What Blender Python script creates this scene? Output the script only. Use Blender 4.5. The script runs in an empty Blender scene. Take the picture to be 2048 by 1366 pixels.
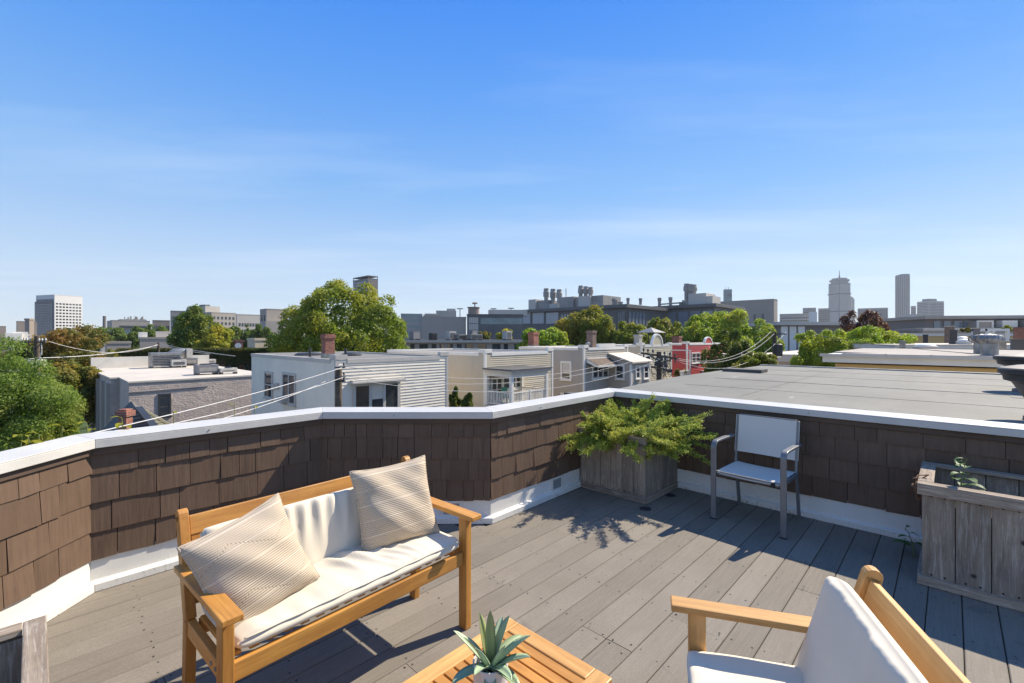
import bpy, math, random
import numpy as np
from mathutils import Vector, Matrix

# ------------------------------------------------------------------ camera, sky, sun, exposure
S = bpy.context.scene
COL = S.collection
FPX, HOR, CAMZ = 916.0, 675.0, 1.52
cd = bpy.data.cameras.new('camera'); cam = bpy.data.objects.new('camera', cd); COL.objects.link(cam)
cam.location = (0, 0, CAMZ); cam.rotation_euler = (math.pi/2, 0, 0)
cd.sensor_width = 36; cd.lens = FPX/2048*36; cd.shift_y = -(683-HOR)/2048
cd.clip_start = 0.05; cd.clip_end = 20000
S.camera = cam
S.render.resolution_x = 1024; S.render.resolution_y = 683
SUN_AZ, SUN_EL = math.radians(58.5), math.radians(43.5)      # azimuth to the right of the view direction
W = bpy.data.worlds.new('World'); S.world = W; W.use_nodes = True
nt = W.node_tree; nt.nodes.clear()
wo = nt.nodes.new('ShaderNodeOutputWorld'); bg = nt.nodes.new('ShaderNodeBackground')
sky = nt.nodes.new('ShaderNodeTexSky'); sky.sky_type = 'NISHITA'; sky.sun_disc = False
sky.sun_elevation = SUN_EL; sky.sun_rotation = SUN_AZ
sky.altitude = 0; sky.air_density = 1.0; sky.dust_density = 0.0; sky.ozone_density = 3.0
bg.inputs['Strength'].default_value = 0.1
# thin streaky cloud veil, part of the sky all round
tc = nt.nodes.new('ShaderNodeTexCoord'); sep = nt.nodes.new('ShaderNodeSeparateXYZ')
mx = nt.nodes.new('ShaderNodeMath'); mx.operation = 'MAXIMUM'; mx.inputs[1].default_value = 0.06
dv = nt.nodes.new('ShaderNodeVectorMath'); dv.operation = 'DIVIDE'
cmb = nt.nodes.new('ShaderNodeCombineXYZ')
mp = nt.nodes.new('ShaderNodeMapping'); mp.inputs['Scale'].default_value = (0.25, 0.8, 1); mp.inputs['Rotation'].default_value = (0, 0, 0.25)
mp.inputs['Location'].default_value = (0.35, 2.1, 0)
nz = nt.nodes.new('ShaderNodeTexNoise'); nz.inputs['Scale'].default_value = 0.9; nz.inputs['Detail'].default_value = 7; nz.inputs['Roughness'].default_value = 0.55
rp = nt.nodes.new('ShaderNodeMapRange'); rp.inputs[1].default_value = 0.47; rp.inputs[2].default_value = 0.85; rp.inputs[3].default_value = 0; rp.inputs[4].default_value = 0.45
hs = nt.nodes.new('ShaderNodeHueSaturation'); hs.inputs['Saturation'].default_value = 1.4; hs.inputs['Value'].default_value = 1.0
mix = nt.nodes.new('ShaderNodeMix'); mix.data_type = 'RGBA'
L = nt.links.new
L(tc.outputs['Generated'], sep.inputs[0]); L(sep.outputs['Z'], mx.inputs[0])
L(mx.outputs[0], cmb.inputs[0]); L(mx.outputs[0], cmb.inputs[1]); cmb.inputs[2].default_value = 1
L(tc.outputs['Generated'], dv.inputs[0]); L(cmb.outputs[0], dv.inputs[1]); L(dv.outputs[0], mp.inputs[0])
L(mp.outputs[0], nz.inputs['Vector']); L(nz.outputs['Fac'], rp.inputs[0])
L(sky.outputs[0], hs.inputs['Color'])
ramp = nt.nodes.new('ShaderNodeValToRGB'); cr_ = ramp.color_ramp
for i_, (p_, c_) in enumerate(((0, (.72,.82,.95)), (.125, (.58,.75,.97)), (.287, (.265,.535,.97)), (.46, (.115,.38,.98)), (.6, (.045,.28,.97)), (1, (.05,.19,.6)))):
    e_ = cr_.elements[i_] if i_ < 2 else cr_.elements.new(p_)
    e_.position = p_; e_.color = (*c_, 1)
gn = nt.nodes.new('ShaderNodeVectorMath'); gn.operation = 'SCALE'; gn.inputs['Scale'].default_value = 6.25
mg = nt.nodes.new('ShaderNodeMix'); mg.data_type = 'RGBA'; mg.inputs[0].default_value = .85
L(sep.outputs['Z'], ramp.inputs[0]); L(ramp.outputs[0], gn.inputs[0]); L(hs.outputs[0], mg.inputs[6]); L(gn.outputs[0], mg.inputs[7])
L(mg.outputs[2], mix.inputs[6]); L(rp.outputs[0], mix.inputs[0])
mix.inputs[7].default_value = (5.6, 6.3, 7.2, 1)
L(mix.outputs[2], bg.inputs['Color']); L(bg.outputs[0], wo.inputs[0])
sl = bpy.data.lights.new('sun', 'SUN'); sl.energy = 5.0; sl.angle = math.radians(0.53); sl.color = (1, 0.90, 0.74)
sun = bpy.data.objects.new('sun', sl); COL.objects.link(sun)
SV = Vector((math.sin(SUN_AZ)*math.cos(SUN_EL), math.cos(SUN_AZ)*math.cos(SUN_EL), math.sin(SUN_EL)))
sun.rotation_euler = SV.to_track_quat('Z', 'Y').to_euler(); sun.location = SV*60
vs = S.view_settings; vs.view_transform = 'Standard'; vs.look = 'None'; vs.gamma = 1; vs.use_curve_mapping = False; vs.exposure = 0.66
S.render.engine = 'CYCLES'

# ------------------------------------------------------------------ helpers
rng = random.Random(7)
TH = math.radians(46.2)
CU, SU = math.cos(TH), math.sin(TH)
def uv(U, V, z=0): return Vector((CU*U + SU*V, SU*U - CU*V, z))            # along the boards / across them
def toUV(p): return (CU*p[0] + SU*p[1], SU*p[0] - CU*p[1])
def P(px, py, d): return Vector(((px-1024)/FPX*d, d, CAMZ - (py-HOR)/FPX*d))
def ray(px): return (px-1024)/FPX
def zat(py, d): return CAMZ - (py-HOR)/FPX*d
def dfloor(py, z=0): return FPX*(CAMZ-z)/(py-HOR)
def onV(px, V):                                                              # depth of the ray px on the line V = const
    return -V/(CU - SU*ray(px))
def onU(px, U): return U/(CU*ray(px) + SU)
GZ = -8.0

class MB:
    def __init__(s): s.v = []; s.f = []; s.mi = []
    def add(s, vs, fs, mi=0, M=None):
        o = len(s.v)
        s.v += [tuple(M @ Vector(q)) if M is not None else tuple(q) for q in vs]
        s.f += [tuple(i+o for i in q) for q in fs]; s.mi += [mi]*len(fs); return s
    def box(s, lo, hi, mi=0, M=None):
        x0, y0, z0 = lo; x1, y1, z1 = hi
        return s.add([(x0,y0,z0),(x1,y0,z0),(x1,y1,z0),(x0,y1,z0),(x0,y0,z1),(x1,y0,z1),(x1,y1,z1),(x0,y1,z1)],
                     [(0,3,2,1),(4,5,6,7),(0,1,5,4),(1,2,6,5),(2,3,7,6),(3,0,4,7)], mi, M)
    def cbox(s, c, sz, mi=0, M=None):
        return s.box([c[i]-sz[i]/2 for i in range(3)], [c[i]+sz[i]/2 for i in range(3)], mi, M)
    def prism(s, poly, z0, z1, mi=0, M=None):
        n = len(poly)
        z0 = z0 if isinstance(z0, (list, tuple)) else [z0]*n; z1 = z1 if isinstance(z1, (list, tuple)) else [z1]*n
        vs = [(p[0],p[1],z0[i]) for i, p in enumerate(poly)] + [(p[0],p[1],z1[i]) for i, p in enumerate(poly)]
        fs = [tuple(range(n))[::-1], tuple(range(n, 2*n))] + [(i,(i+1)%n,n+(i+1)%n,n+i) for i in range(n)]
        return s.add(vs, fs, mi, M)
    def bar(s, a, b, w, h, up=(0,0,1), mi=0):                                # rectangular bar a->b, w across, h along up
        a, b = Vector(a), Vector(b); d = (b-a).normalized(); sd = d.cross(Vector(up)).normalized(); u2 = sd.cross(d)
        vs = [q + sd*(i*w/2) + u2*(j*h/2) for q in (a, b) for i, j in ((-1,-1),(1,-1),(1,1),(-1,1))]
        return s.add(vs, [(0,1,2,3)[::-1],(4,5,6,7),(0,1,5,4),(1,2,6,5),(2,3,7,6),(3,0,4,7)], mi)
    def tube(s, pts, r, n=8, mi=0, caps=True):
        pts = [Vector(p) for p in pts]; rs = r if isinstance(r, (list, tuple)) else [r]*len(pts)
        ref = Vector((0,0,1)); vs = []; fs = []
        for i, p in enumerate(pts):
            d = (pts[min(i+1,len(pts)-1)] - pts[max(i-1,0)]).normalized()
            if abs(d.dot(ref)) > .95: ref = Vector((1,0,0)) if abs(d.x) < .9 else Vector((0,1,0))
            a = d.cross(ref).normalized(); b = a.cross(d)
            if i and n > 2: ref = -b if False else ref
            for k in range(n):
                t = 2*math.pi*k/n; vs.append(p + (a*math.cos(t) + b*math.sin(t))*rs[i])
        for i in range(len(pts)-1):
            for k in range(n): fs.append((i*n+k, i*n+(k+1)%n, (i+1)*n+(k+1)%n, (i+1)*n+k))
        if caps: fs += [tuple(range(n))[::-1], tuple(range((len(pts)-1)*n, len(pts)*n))]
        return s.add(vs, fs, mi)
    def lathe(s, prof, c=(0,0,0), n=20, mi=0, M=None):
        vs = []; fs = []; m = len(prof)
        for r, z in prof:
            for k in range(n):
                t = 2*math.pi*k/n; vs.append((c[0]+r*math.cos(t), c[1]+r*math.sin(t), c[2]+z))
        for i in range(m-1):
            for k in range(n): fs.append((i*n+k, i*n+(k+1)%n, (i+1)*n+(k+1)%n, (i+1)*n+k))
        fs += [tuple(range(n))[::-1], tuple(range((m-1)*n, m*n))]
        return s.add(vs, fs, mi, M)
    def build(s, name, mats, parent=None, smooth=False, bevel=0, loc=None, rot=None):
        me = bpy.data.meshes.new(name); me.from_pydata(s.v, [], s.f); me.update()
        if not isinstance(mats, (list, tuple)): mats = [mats]
        for m in mats: me.materials.append(m)
        if len(mats) > 1: me.polygons.foreach_set('material_index', s.mi)
        if smooth:
            me.shade_smooth() if smooth is True else (me.shade_smooth(), me.set_sharp_from_angle(angle=math.radians(smooth)))
        o = bpy.data.objects.new(name, me); COL.objects.link(o); o.parent = parent
        if loc is not None: o.location = loc
        if rot is not None: o.rotation_euler = rot
        if bevel:
            b = o.modifiers.new('bevel', 'BEVEL'); b.width = bevel; b.segments = 2; b.limit_method = 'ANGLE'; b.angle_limit = math.radians(40)
        return o

def tag(o, label=None, cat=None, group=None, kind=None):
    if label: o['label'] = label
    if cat: o['category'] = cat
    if group: o['group'] = group
    if kind: o['kind'] = kind
    return o
def thing(name, label, cat, loc=(0,0,0), rz=0, group=None):
    o = bpy.data.objects.new(name, None); COL.objects.link(o); o.empty_display_size = .2
    o.location = loc; o.rotation_euler = (0,0,rz)
    return tag(o, label, cat, group)
def dup(root, loc, rz, label, group=None):
    def cp(o, par):
        c = o.copy(); COL.objects.link(c); c.parent = par
        for ch in o.children: cp(ch, c)
        return c
    r = cp(root, None); r.location = loc; r.rotation_euler = (0,0,rz); r['label'] = label
    if group: r['group'] = group
    return r
def inst(mesh_obj, parent, loc, rot=(0,0,0), scale=(1,1,1)):
    c = mesh_obj.copy(); COL.objects.link(c); c.parent = parent; c.location = loc; c.rotation_euler = rot; c.scale = scale; return c
def np_mesh(name, v, quads, mat, parent=None, loc=None):
    me = bpy.data.meshes.new(name); n = len(quads)
    me.vertices.add(len(v)); me.vertices.foreach_set('co', v.astype(np.float32).ravel())
    me.loops.add(n*4); me.loops.foreach_set('vertex_index', quads.astype(np.int32).ravel())
    me.polygons.add(n); me.polygons.foreach_set('loop_start', np.arange(0, n*4, 4, dtype=np.int32))
    me.update(calc_edges=True); me.materials.append(mat)
    o = bpy.data.objects.new(name, me); COL.objects.link(o); o.parent = parent
    if loc is not None: o.location = loc
    return o

# ------------------------------------------------------------------ materials
def srgb(h):
    h = h.lstrip('#'); c = [int(h[i:i+2], 16)/255 for i in (0, 2, 4)]
    return tuple(x/12.92 if x <= .04045 else ((x+.055)/1.055)**2.4 for x in c)
class N:
    def __init__(s, name):
        s.m = bpy.data.materials.new(name); s.m.use_nodes = True; s.t = s.m.node_tree; s.b = s.t.nodes['Principled BSDF']
        s.out = s.t.nodes['Material Output']
    def n(s, t, **k):
        o = s.t.nodes.new('ShaderNode'+t)
        for a, b in k.items(): setattr(o, a, b)
        return o
    def l(s, a, b): s.t.links.new(a, b)
    def coord(s, scale=(1,1,1), space='Object', rnd=False, rot=(0,0,0)):
        t = s.n('TexCoord'); m = s.n('Mapping'); m.inputs['Scale'].default_value = scale; m.inputs['Rotation'].default_value = rot
        s.l(t.outputs[space], m.inputs[0])
        if rnd:
            oi = s.n('ObjectInfo'); mu = s.n('Math', operation='MULTIPLY'); mu.inputs[1].default_value = 37.0
            s.l(oi.outputs['Random'], mu.inputs[0]); s.l(mu.outputs[0], m.inputs['Location'])
        return m.outputs[0]
    def noise(s, vec, scale, detail=4, rough=.55, dist=0):
        o = s.n('TexNoise'); o.inputs['Scale'].default_value = scale; o.inputs['Detail'].default_value = detail
        o.inputs['Roughness'].default_value = rough; o.inputs['Distortion'].default_value = dist
        if vec is not None: s.l(vec, o.inputs['Vector'])
        return o.outputs['Fac']
    def rng(s, fac, a, b, c=0., d=1., smooth=False):
        o = s.n('MapRange'); o.interpolation_type = 'SMOOTHSTEP' if smooth else 'LINEAR'
        for i, x in enumerate((a, b, c, d)): o.inputs[i+1].default_value = x
        s.l(fac, o.inputs[0]); return o.outputs[0]
    def mix(s, fac, a, b, mode='MIX'):
        o = s.n('Mix', data_type='RGBA', blend_type=mode)
        if isinstance(fac, (int, float)): o.inputs[0].default_value = fac
        else: s.l(fac, o.inputs[0])
        for i, x in ((6, a), (7, b)):
            if isinstance(x, (tuple, list)): o.inputs[i].default_value = (*x[:3], 1)
            else: s.l(x, o.inputs[i])
        return o.outputs[2]
    def math(s, op, a, b=None):
        o = s.n('Math', operation=op)
        for i, x in enumerate((a, b)):
            if x is None: continue
            if isinstance(x, (int, float)): o.inputs[i].default_value = x
            else: s.l(x, o.inputs[i])
        return o.outputs[0]
    def objrand(s): return s.n('ObjectInfo').outputs['Random']
    def island(s): return s.n('NewGeometry').outputs['Random Per Island']
    def col(s, c):
        if isinstance(c, (tuple, list)): s.b.inputs['Base Color'].default_value = (*c[:3], 1)
        else: s.l(c, s.b.inputs['Base Color'])
        return s
    def set(s, rough=None, metal=None, spec=None, sheen=None):
        if rough is not None:
            if isinstance(rough, (int, float)): s.b.inputs['Roughness'].default_value = rough
            else: s.l(rough, s.b.inputs['Roughness'])
        if metal is not None: s.b.inputs['Metallic'].default_value = metal
        if spec is not None: s.b.inputs['Specular IOR Level'].default_value = spec
        if sheen is not None: s.b.inputs['Sheen Weight'].default_value = sheen
        return s
    def bump(s, h, strength=.3, dist=.01):
        o = s.n('Bump'); o.inputs['Strength'].default_value = strength; o.inputs['Distance'].default_value = dist
        s.l(h, o.inputs['Height']); s.l(o.outputs[0], s.b.inputs['Normal']); return s

def sc(c, k): return tuple(x*k for x in c)
def plain(name, c, rough=.7, var=.15, scale=3., fine=0., metal=0., bump=0., spec=.5, rnd=0.):
    m = N(name); v = m.coord()
    f = m.noise(v, scale, 5, .6)
    col = m.mix(m.rng(f, .3, .7), sc(c, 1-var), sc(c, 1+var))
    if fine: col = m.mix(fine, col, m.mix(m.rng(m.noise(v, scale*40, 2), .3, .7), sc(c, .4), sc(c, 1.5)))
    if rnd: col = m.mix(1.0, col, m.mix(m.objrand(), (1-rnd,)*3, (1+rnd,)*3), 'MULTIPLY')
    m.col(col).set(rough, metal, spec)
    if bump: m.bump(m.noise(v, scale*20, 3), bump, .005)
    return m.m
def wood(name, c, dark, scale=1., axis=0, rough=.45, grain=22., rnd=.12, bump=.15):
    m = N(name); sv = [grain, grain, grain]; sv[axis] = grain*.06
    v = m.coord(tuple(x*scale for x in sv), rnd=True)
    f = m.noise(v, 1.0, 6, .62, .9); g = m.noise(v, 4.0, 4, .7, .5); lo = m.noise(m.coord((2.2*scale,)*3, rnd=True), 2.0, 4, .6)
    col = m.mix(m.rng(f, .32, .72), dark, c)
    col = m.mix(m.rng(g, .42, .7, 0, .6), col, sc(dark, .7))
    col = m.mix(m.rng(lo, .5, .75, 0, .35), col, sc(c, 1.15)); col = m.mix(m.rng(lo, .25, .42, .35, 0), col, sc(dark, .9))
    col = m.mix(1.0, col, m.mix(m.objrand(), (1-rnd,)*3, (1+rnd,)*3), 'MULTIPLY')
    m.col(col).set(m.rng(lo, .3, .7, rough+.15, rough-.05)).bump(g, bump, .002); return m.m
def leafmat(name, a, b, c=None, cfac=.3, scale=.5, trans=.46):
    m = N(name); v = m.coord()
    col = m.mix(m.island(), a, b)
    if c is not None: col = m.mix(m.rng(m.noise(v, scale, 3), .62-cfac*.4, .78-cfac*.4, 0, .9), col, c)
    m.col(col).set(.55, spec=.35)
    tr = m.n('BsdfTranslucent'); m.l(m.mix(1.0, col, (1.15, 1.2, .75), 'MULTIPLY'), tr.inputs[0])
    ms = m.n('MixShader'); ms.inputs[0].default_value = trans
    m.l(m.b.outputs[0], ms.inputs[1]); m.l(tr.outputs[0], ms.inputs[2]); m.l(ms.outputs[0], m.out.inputs[0]); return m.m
def brickmat(name, a, b, mortar, sx=.21, sz=.07, rot=0, rough=.85):
    m = N(name); t = m.n('TexCoord'); sp = m.n('SeparateXYZ'); m.l(t.outputs['Object'], sp.inputs[0])
    s = m.math('ADD', sp.outputs[0], sp.outputs[1]); c = m.n('CombineXYZ'); m.l(s, c.inputs[0]); m.l(sp.outputs[2], c.inputs[1])
    br = m.n('TexBrick'); m.l(c.outputs[0], br.inputs['Vector'])
    for k, x in (('Color1', a), ('Color2', b), ('Mortar', mortar)): br.inputs[k].default_value = (*x, 1)
    br.inputs['Scale'].default_value = 1; br.inputs['Brick Width'].default_value = sx; br.inputs['Row Height'].default_value = sz
    br.inputs['Mortar Size'].default_value = .006; br.inputs['Bias'].default_value = -.2
    col = m.mix(m.rng(m.noise(t.outputs['Object'], 2.5, 4), .3, .7), sc((1,1,1), .75), (1.1, 1.08, 1.05))
    m.col(m.mix(1.0, br.outputs[0], col, 'MULTIPLY')).set(rough).bump(br.outputs['Fac'], -.4, .006); return m.m

M = {}
M['glass'] = plain('window_glass', (.035,.042,.05), .03, .3, 1.2, spec=.9)
M['glass_teal'] = plain('teal_glass', (.16,.24,.25), .12, .3, .3, spec=.8)
M['glass_blue'] = plain('blue_glass', (.17,.2,.23), .1, .25, .05, spec=.8)
M['white'] = plain('white_paint', (.78,.74,.66), .5, .05, 2, fine=.04)
M['offwhite'] = plain('cream_paint', (.68,.64,.56), .55, .06, 2, fine=.05)
M['cap'] = plain('coated_cap_metal', (.56,.54,.50), .4, .09, 2.2, fine=.07, spec=.5, bump=.0)
_c = M['cap'].node_tree; _b = _c.nodes.new('ShaderNodeBump'); _n = _c.nodes.new('ShaderNodeTexNoise'); _n.inputs['Scale'].default_value = 7; _t = _c.nodes.new('ShaderNodeTexCoord'); _c.links.new(_t.outputs['Object'], _n.inputs['Vector']); _b.inputs['Strength'].default_value = .35; _b.inputs['Distance'].default_value = .01; _c.links.new(_n.outputs['Fac'], _b.inputs['Height']); _c.links.new(_b.outputs[0], _c.nodes['Principled BSDF'].inputs['Normal'])
M['blind'] = plain('window_blind', (.6,.56,.48), .8, .06, 3)
M['dark'] = plain('dark_metal', (.035,.037,.04), .5, .3, 6)
M['black'] = plain('black_rubber', (.015,.015,.016), .7, .3, 8)
M['galv'] = plain('galvanised_metal', (.27,.27,.265), .4, .4, 4, metal=.5, fine=.1)
M['ac'] = plain('grey_unit_metal', (.46,.44,.40), .55, .15, 2.5, fine=.08)
M['acdark'] = plain('dark_grey_unit_metal', (.17,.17,.18), .55, .15, 2.5)
M['concrete'] = plain('concrete', (.42,.39,.34), .85, .14, .25, fine=.08)
M['roofgrey'] = plain('grey_roof_felt', (.19,.18,.165), .85, .2, .6, fine=.12)
M['roofwhite'] = plain('pale_roof_membrane', (.56,.5,.42), .8, .14, .35, fine=.06)
M['roofdark'] = plain('dark_roof_felt', (.095,.09,.083), .85, .2, .6, fine=.12)
M['rooftan'] = plain('tan_gravel_roof', (.36,.32,.275), .9, .14, .5, fine=.15)
M['pole'] = wood('utility_pole_wood', (.16,.125,.09), (.06,.045,.032), axis=2, rough=.85, grain=9)
M['bark'] = wood('bark', (.11,.085,.065), (.035,.028,.022), axis=2, rough=.95, grain=7)
M['wire'] = plain('pale_cable', (.58,.57,.55), .5, .1, 2)
M['wiredark'] = plain('dark_cable', (.05,.05,.05), .6, .1, 2)
M['porcelain'] = plain('insulator_glaze', (.5,.5,.48), .3, .1, 5)
M['brick'] = brickmat('red_brick', (.33,.11,.065), (.22,.075,.05), (.3,.26,.23))
M['brickbrown'] = brickmat('brown_brick', (.2,.13,.1), (.14,.09,.07), (.26,.23,.2))
# ------------------------------------------------------------------ roof deck, parapet walls
M['deck'] = None
def deckmat():
    m = N('composite_decking'); v = m.coord((1, 1, 1), rnd=True)
    s = m.coord((2, 60, 60), rnd=True)
    f = m.noise(v, 1.6, 5, .6); g = m.noise(s, 2.0, 4, .6); h = m.noise(v, 150, 2)
    col = m.mix(m.rng(m.objrand(), 0, 1), (.19,.168,.137), (.268,.236,.192))
    col = m.mix(m.rng(f, .35, .7, 0, .55), col, (.15,.128,.1))
    col = m.mix(m.rng(g, .4, .75, 0, .25), col, (.38,.33,.26))
    col = m.mix(m.rng(h, .35, .65, 0, .3), col, (.1,.085,.068))
    st = m.noise(v, 5.0, 3, .5, .4)
    col = m.mix(m.rng(st, .66, .74, 0, .35), col, (.1,.095,.09))
    m.col(col).set(.8, spec=.3).bump(g, .25, .002); return m.m
M['deck'] = deckmat()
def shinglemat():
    m = N('brown_painted_shingle'); v = m.coord((28, 28, 1.4), rnd=True); w = m.coord((1,1,1), rnd=True)
    g = m.noise(v, 1.5, 5, .65, .5); f = m.noise(w, 7, 4)
    col = m.mix(m.objrand(), (.112,.07,.045), (.15,.096,.063))
    col = m.mix(m.rng(g, .42, .7, 0, .45), col, (.066,.042,.028))
    col = m.mix(m.rng(f, .5, .8, 0, .3), col, (.19,.128,.09))
    m.col(col).set(.62, spec=.35).bump(g, .8, .004); return m.m
M['shingle'] = shinglemat()
M['trimbrown'] = wood('brown_painted_trim', (.12,.076,.052), (.09,.057,.04), axis=0, rough=.6, grain=8)
def skirtmat():
    m = N('weathered_white_skirting'); v = m.coord(); s = m.coord((34, 34, 22))
    base = m.mix(m.rng(m.noise(v, 2, 4), .3, .7), (.66,.64,.585), (.78,.76,.70))
    z = m.n('SeparateXYZ'); t = m.n('TexCoord'); m.l(t.outputs['Object'], z.inputs[0])
    low = m.rng(z.outputs[2], .0, .12, 1, .12)
    d = m.math('MULTIPLY', m.rng(m.noise(s, 1.6, 5, .7), .54, .68), low)
    d = m.math('MULTIPLY', d, m.rng(m.noise(v, 1.1, 3), .4, .6, .15, 1))
    m.col(m.mix(d, base, (.1,.095,.08))).set(.5); return m.m
M['skirt'] = skirtmat()

deck = thing('deck', None, None, (0,0,0)); tag(deck, 'weathered grey composite board deck on the rooftop', None, None, 'structure')
PITCH = .145; V0 = -.318 - PITCH*30
LX = -2.58
capI = [Vector((-2.39, -1.2)), Vector((-2.48, 2.725)), Vector((-1.539, 3.719)), Vector((-.158, 3.719)), Vector((1.154, 5.131))]
capI.append(capI[-1] + Vector((SU, -CU))*7.0)
def offs(d):
    out = []; n = len(capI)
    for i in range(n):
        if i in (0, n-1):
            e = (capI[1]-capI[0] if i == 0 else capI[-1]-capI[-2]).normalized(); out.append(capI[i] + Vector((-e.y, e.x))*d)
        else:
            a = (capI[i]-capI[i-1]).normalized(); b = (capI[i+1]-capI[i]).normalized()
            na = Vector((-a.y, a.x)); nb = Vector((-b.y, b.x)); m = (na+nb).normalized()
            out.append(capI[i] + m*(d/m.dot(na)))
    return out
Udeck = max(toUV(capI[4])[0], toUV(capI[5])[0]) + .09
bseed = random.Random(3); screws = MB(); nb = 0
for k in range(-4, 60):
    V = V0 + PITCH*k
    if V < -3.72 or V > 3.2: continue
    if V < toUV(capI[3])[1] - .06:                                            # boards that stop at the far wall
        y = capI[2].y + .03; U1 = (y + CU*V)/SU; 
    else: U1 = Udeck
    U0 = max((LX - .06 - SU*V)/CU, -2.2)
    if V < -2.9: U1 -= .02
    if U1 - U0 < .12: continue
    cuts = [U0]; u = U0 + bseed.uniform(.6, 3.6)
    while u < U1 - .5:
        cuts.append(round(u/.4)*.4); u += bseed.uniform(2.4, 3.66)
    cuts.append(U1)
    for a, b in zip(cuts, cuts[1:]):
        if b - a < .05: continue
        mb = MB(); w = PITCH/2 - .0019
        g = .0015; L0 = (b-a)/2 - g
        mb.add([(-L0,-w,-.025),(L0,-w,-.025),(L0,w,-.025),(-L0,w,-.025),(-L0,-w,-.004),(L0,-w,-.004),(L0,w,-.004),(-L0,w,-.004),
                (-L0,-w+.004,0),(L0,-w+.004,0),(L0,w-.004,0),(-L0,w-.004,0)],
               [(0,3,2,1),(0,1,5,4),(2,3,7,6),(4,5,9,8),(6,7,11,10),(8,9,10,11),(3,0,4,8,11,7),(1,2,6,10,9,5)])
        p = uv((a+b)/2, V, bseed.uniform(-.0015, .0005))
        mb.build('board', M['deck'], deck, loc=p, rot=(0,0,TH)); nb += 1
        j = math.ceil((a+.03)/.406)*.406
        js = [a+.025, b-.025]
        while j < b: js.append(j); j += .406
        for x in js:
            for s in (-1, 1):
                q = uv(x + bseed.uniform(-.018,.018), V + s*.043 + bseed.uniform(-.006,.006), .0006)
                r = bseed.uniform(.0038,.0056); n = 6
                screws.add([(q.x+r*math.cos(t*1.0472), q.y+r*math.sin(t*1.0472), q.z) for t in range(n)], [tuple(range(n))])
tag(screws.build('screw_heads', M['black'], deck), kind='stuff')
sub = MB(); sub.prism([(-3.3,-2.5),(6,-2.5),(6,4.9),(1.2,4.9),(-.2,3.6),(-1.5,3.6),(-2.45,2.6)], -.3, -.03); sub.build('joist_frame', M['black'], deck)

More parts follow.
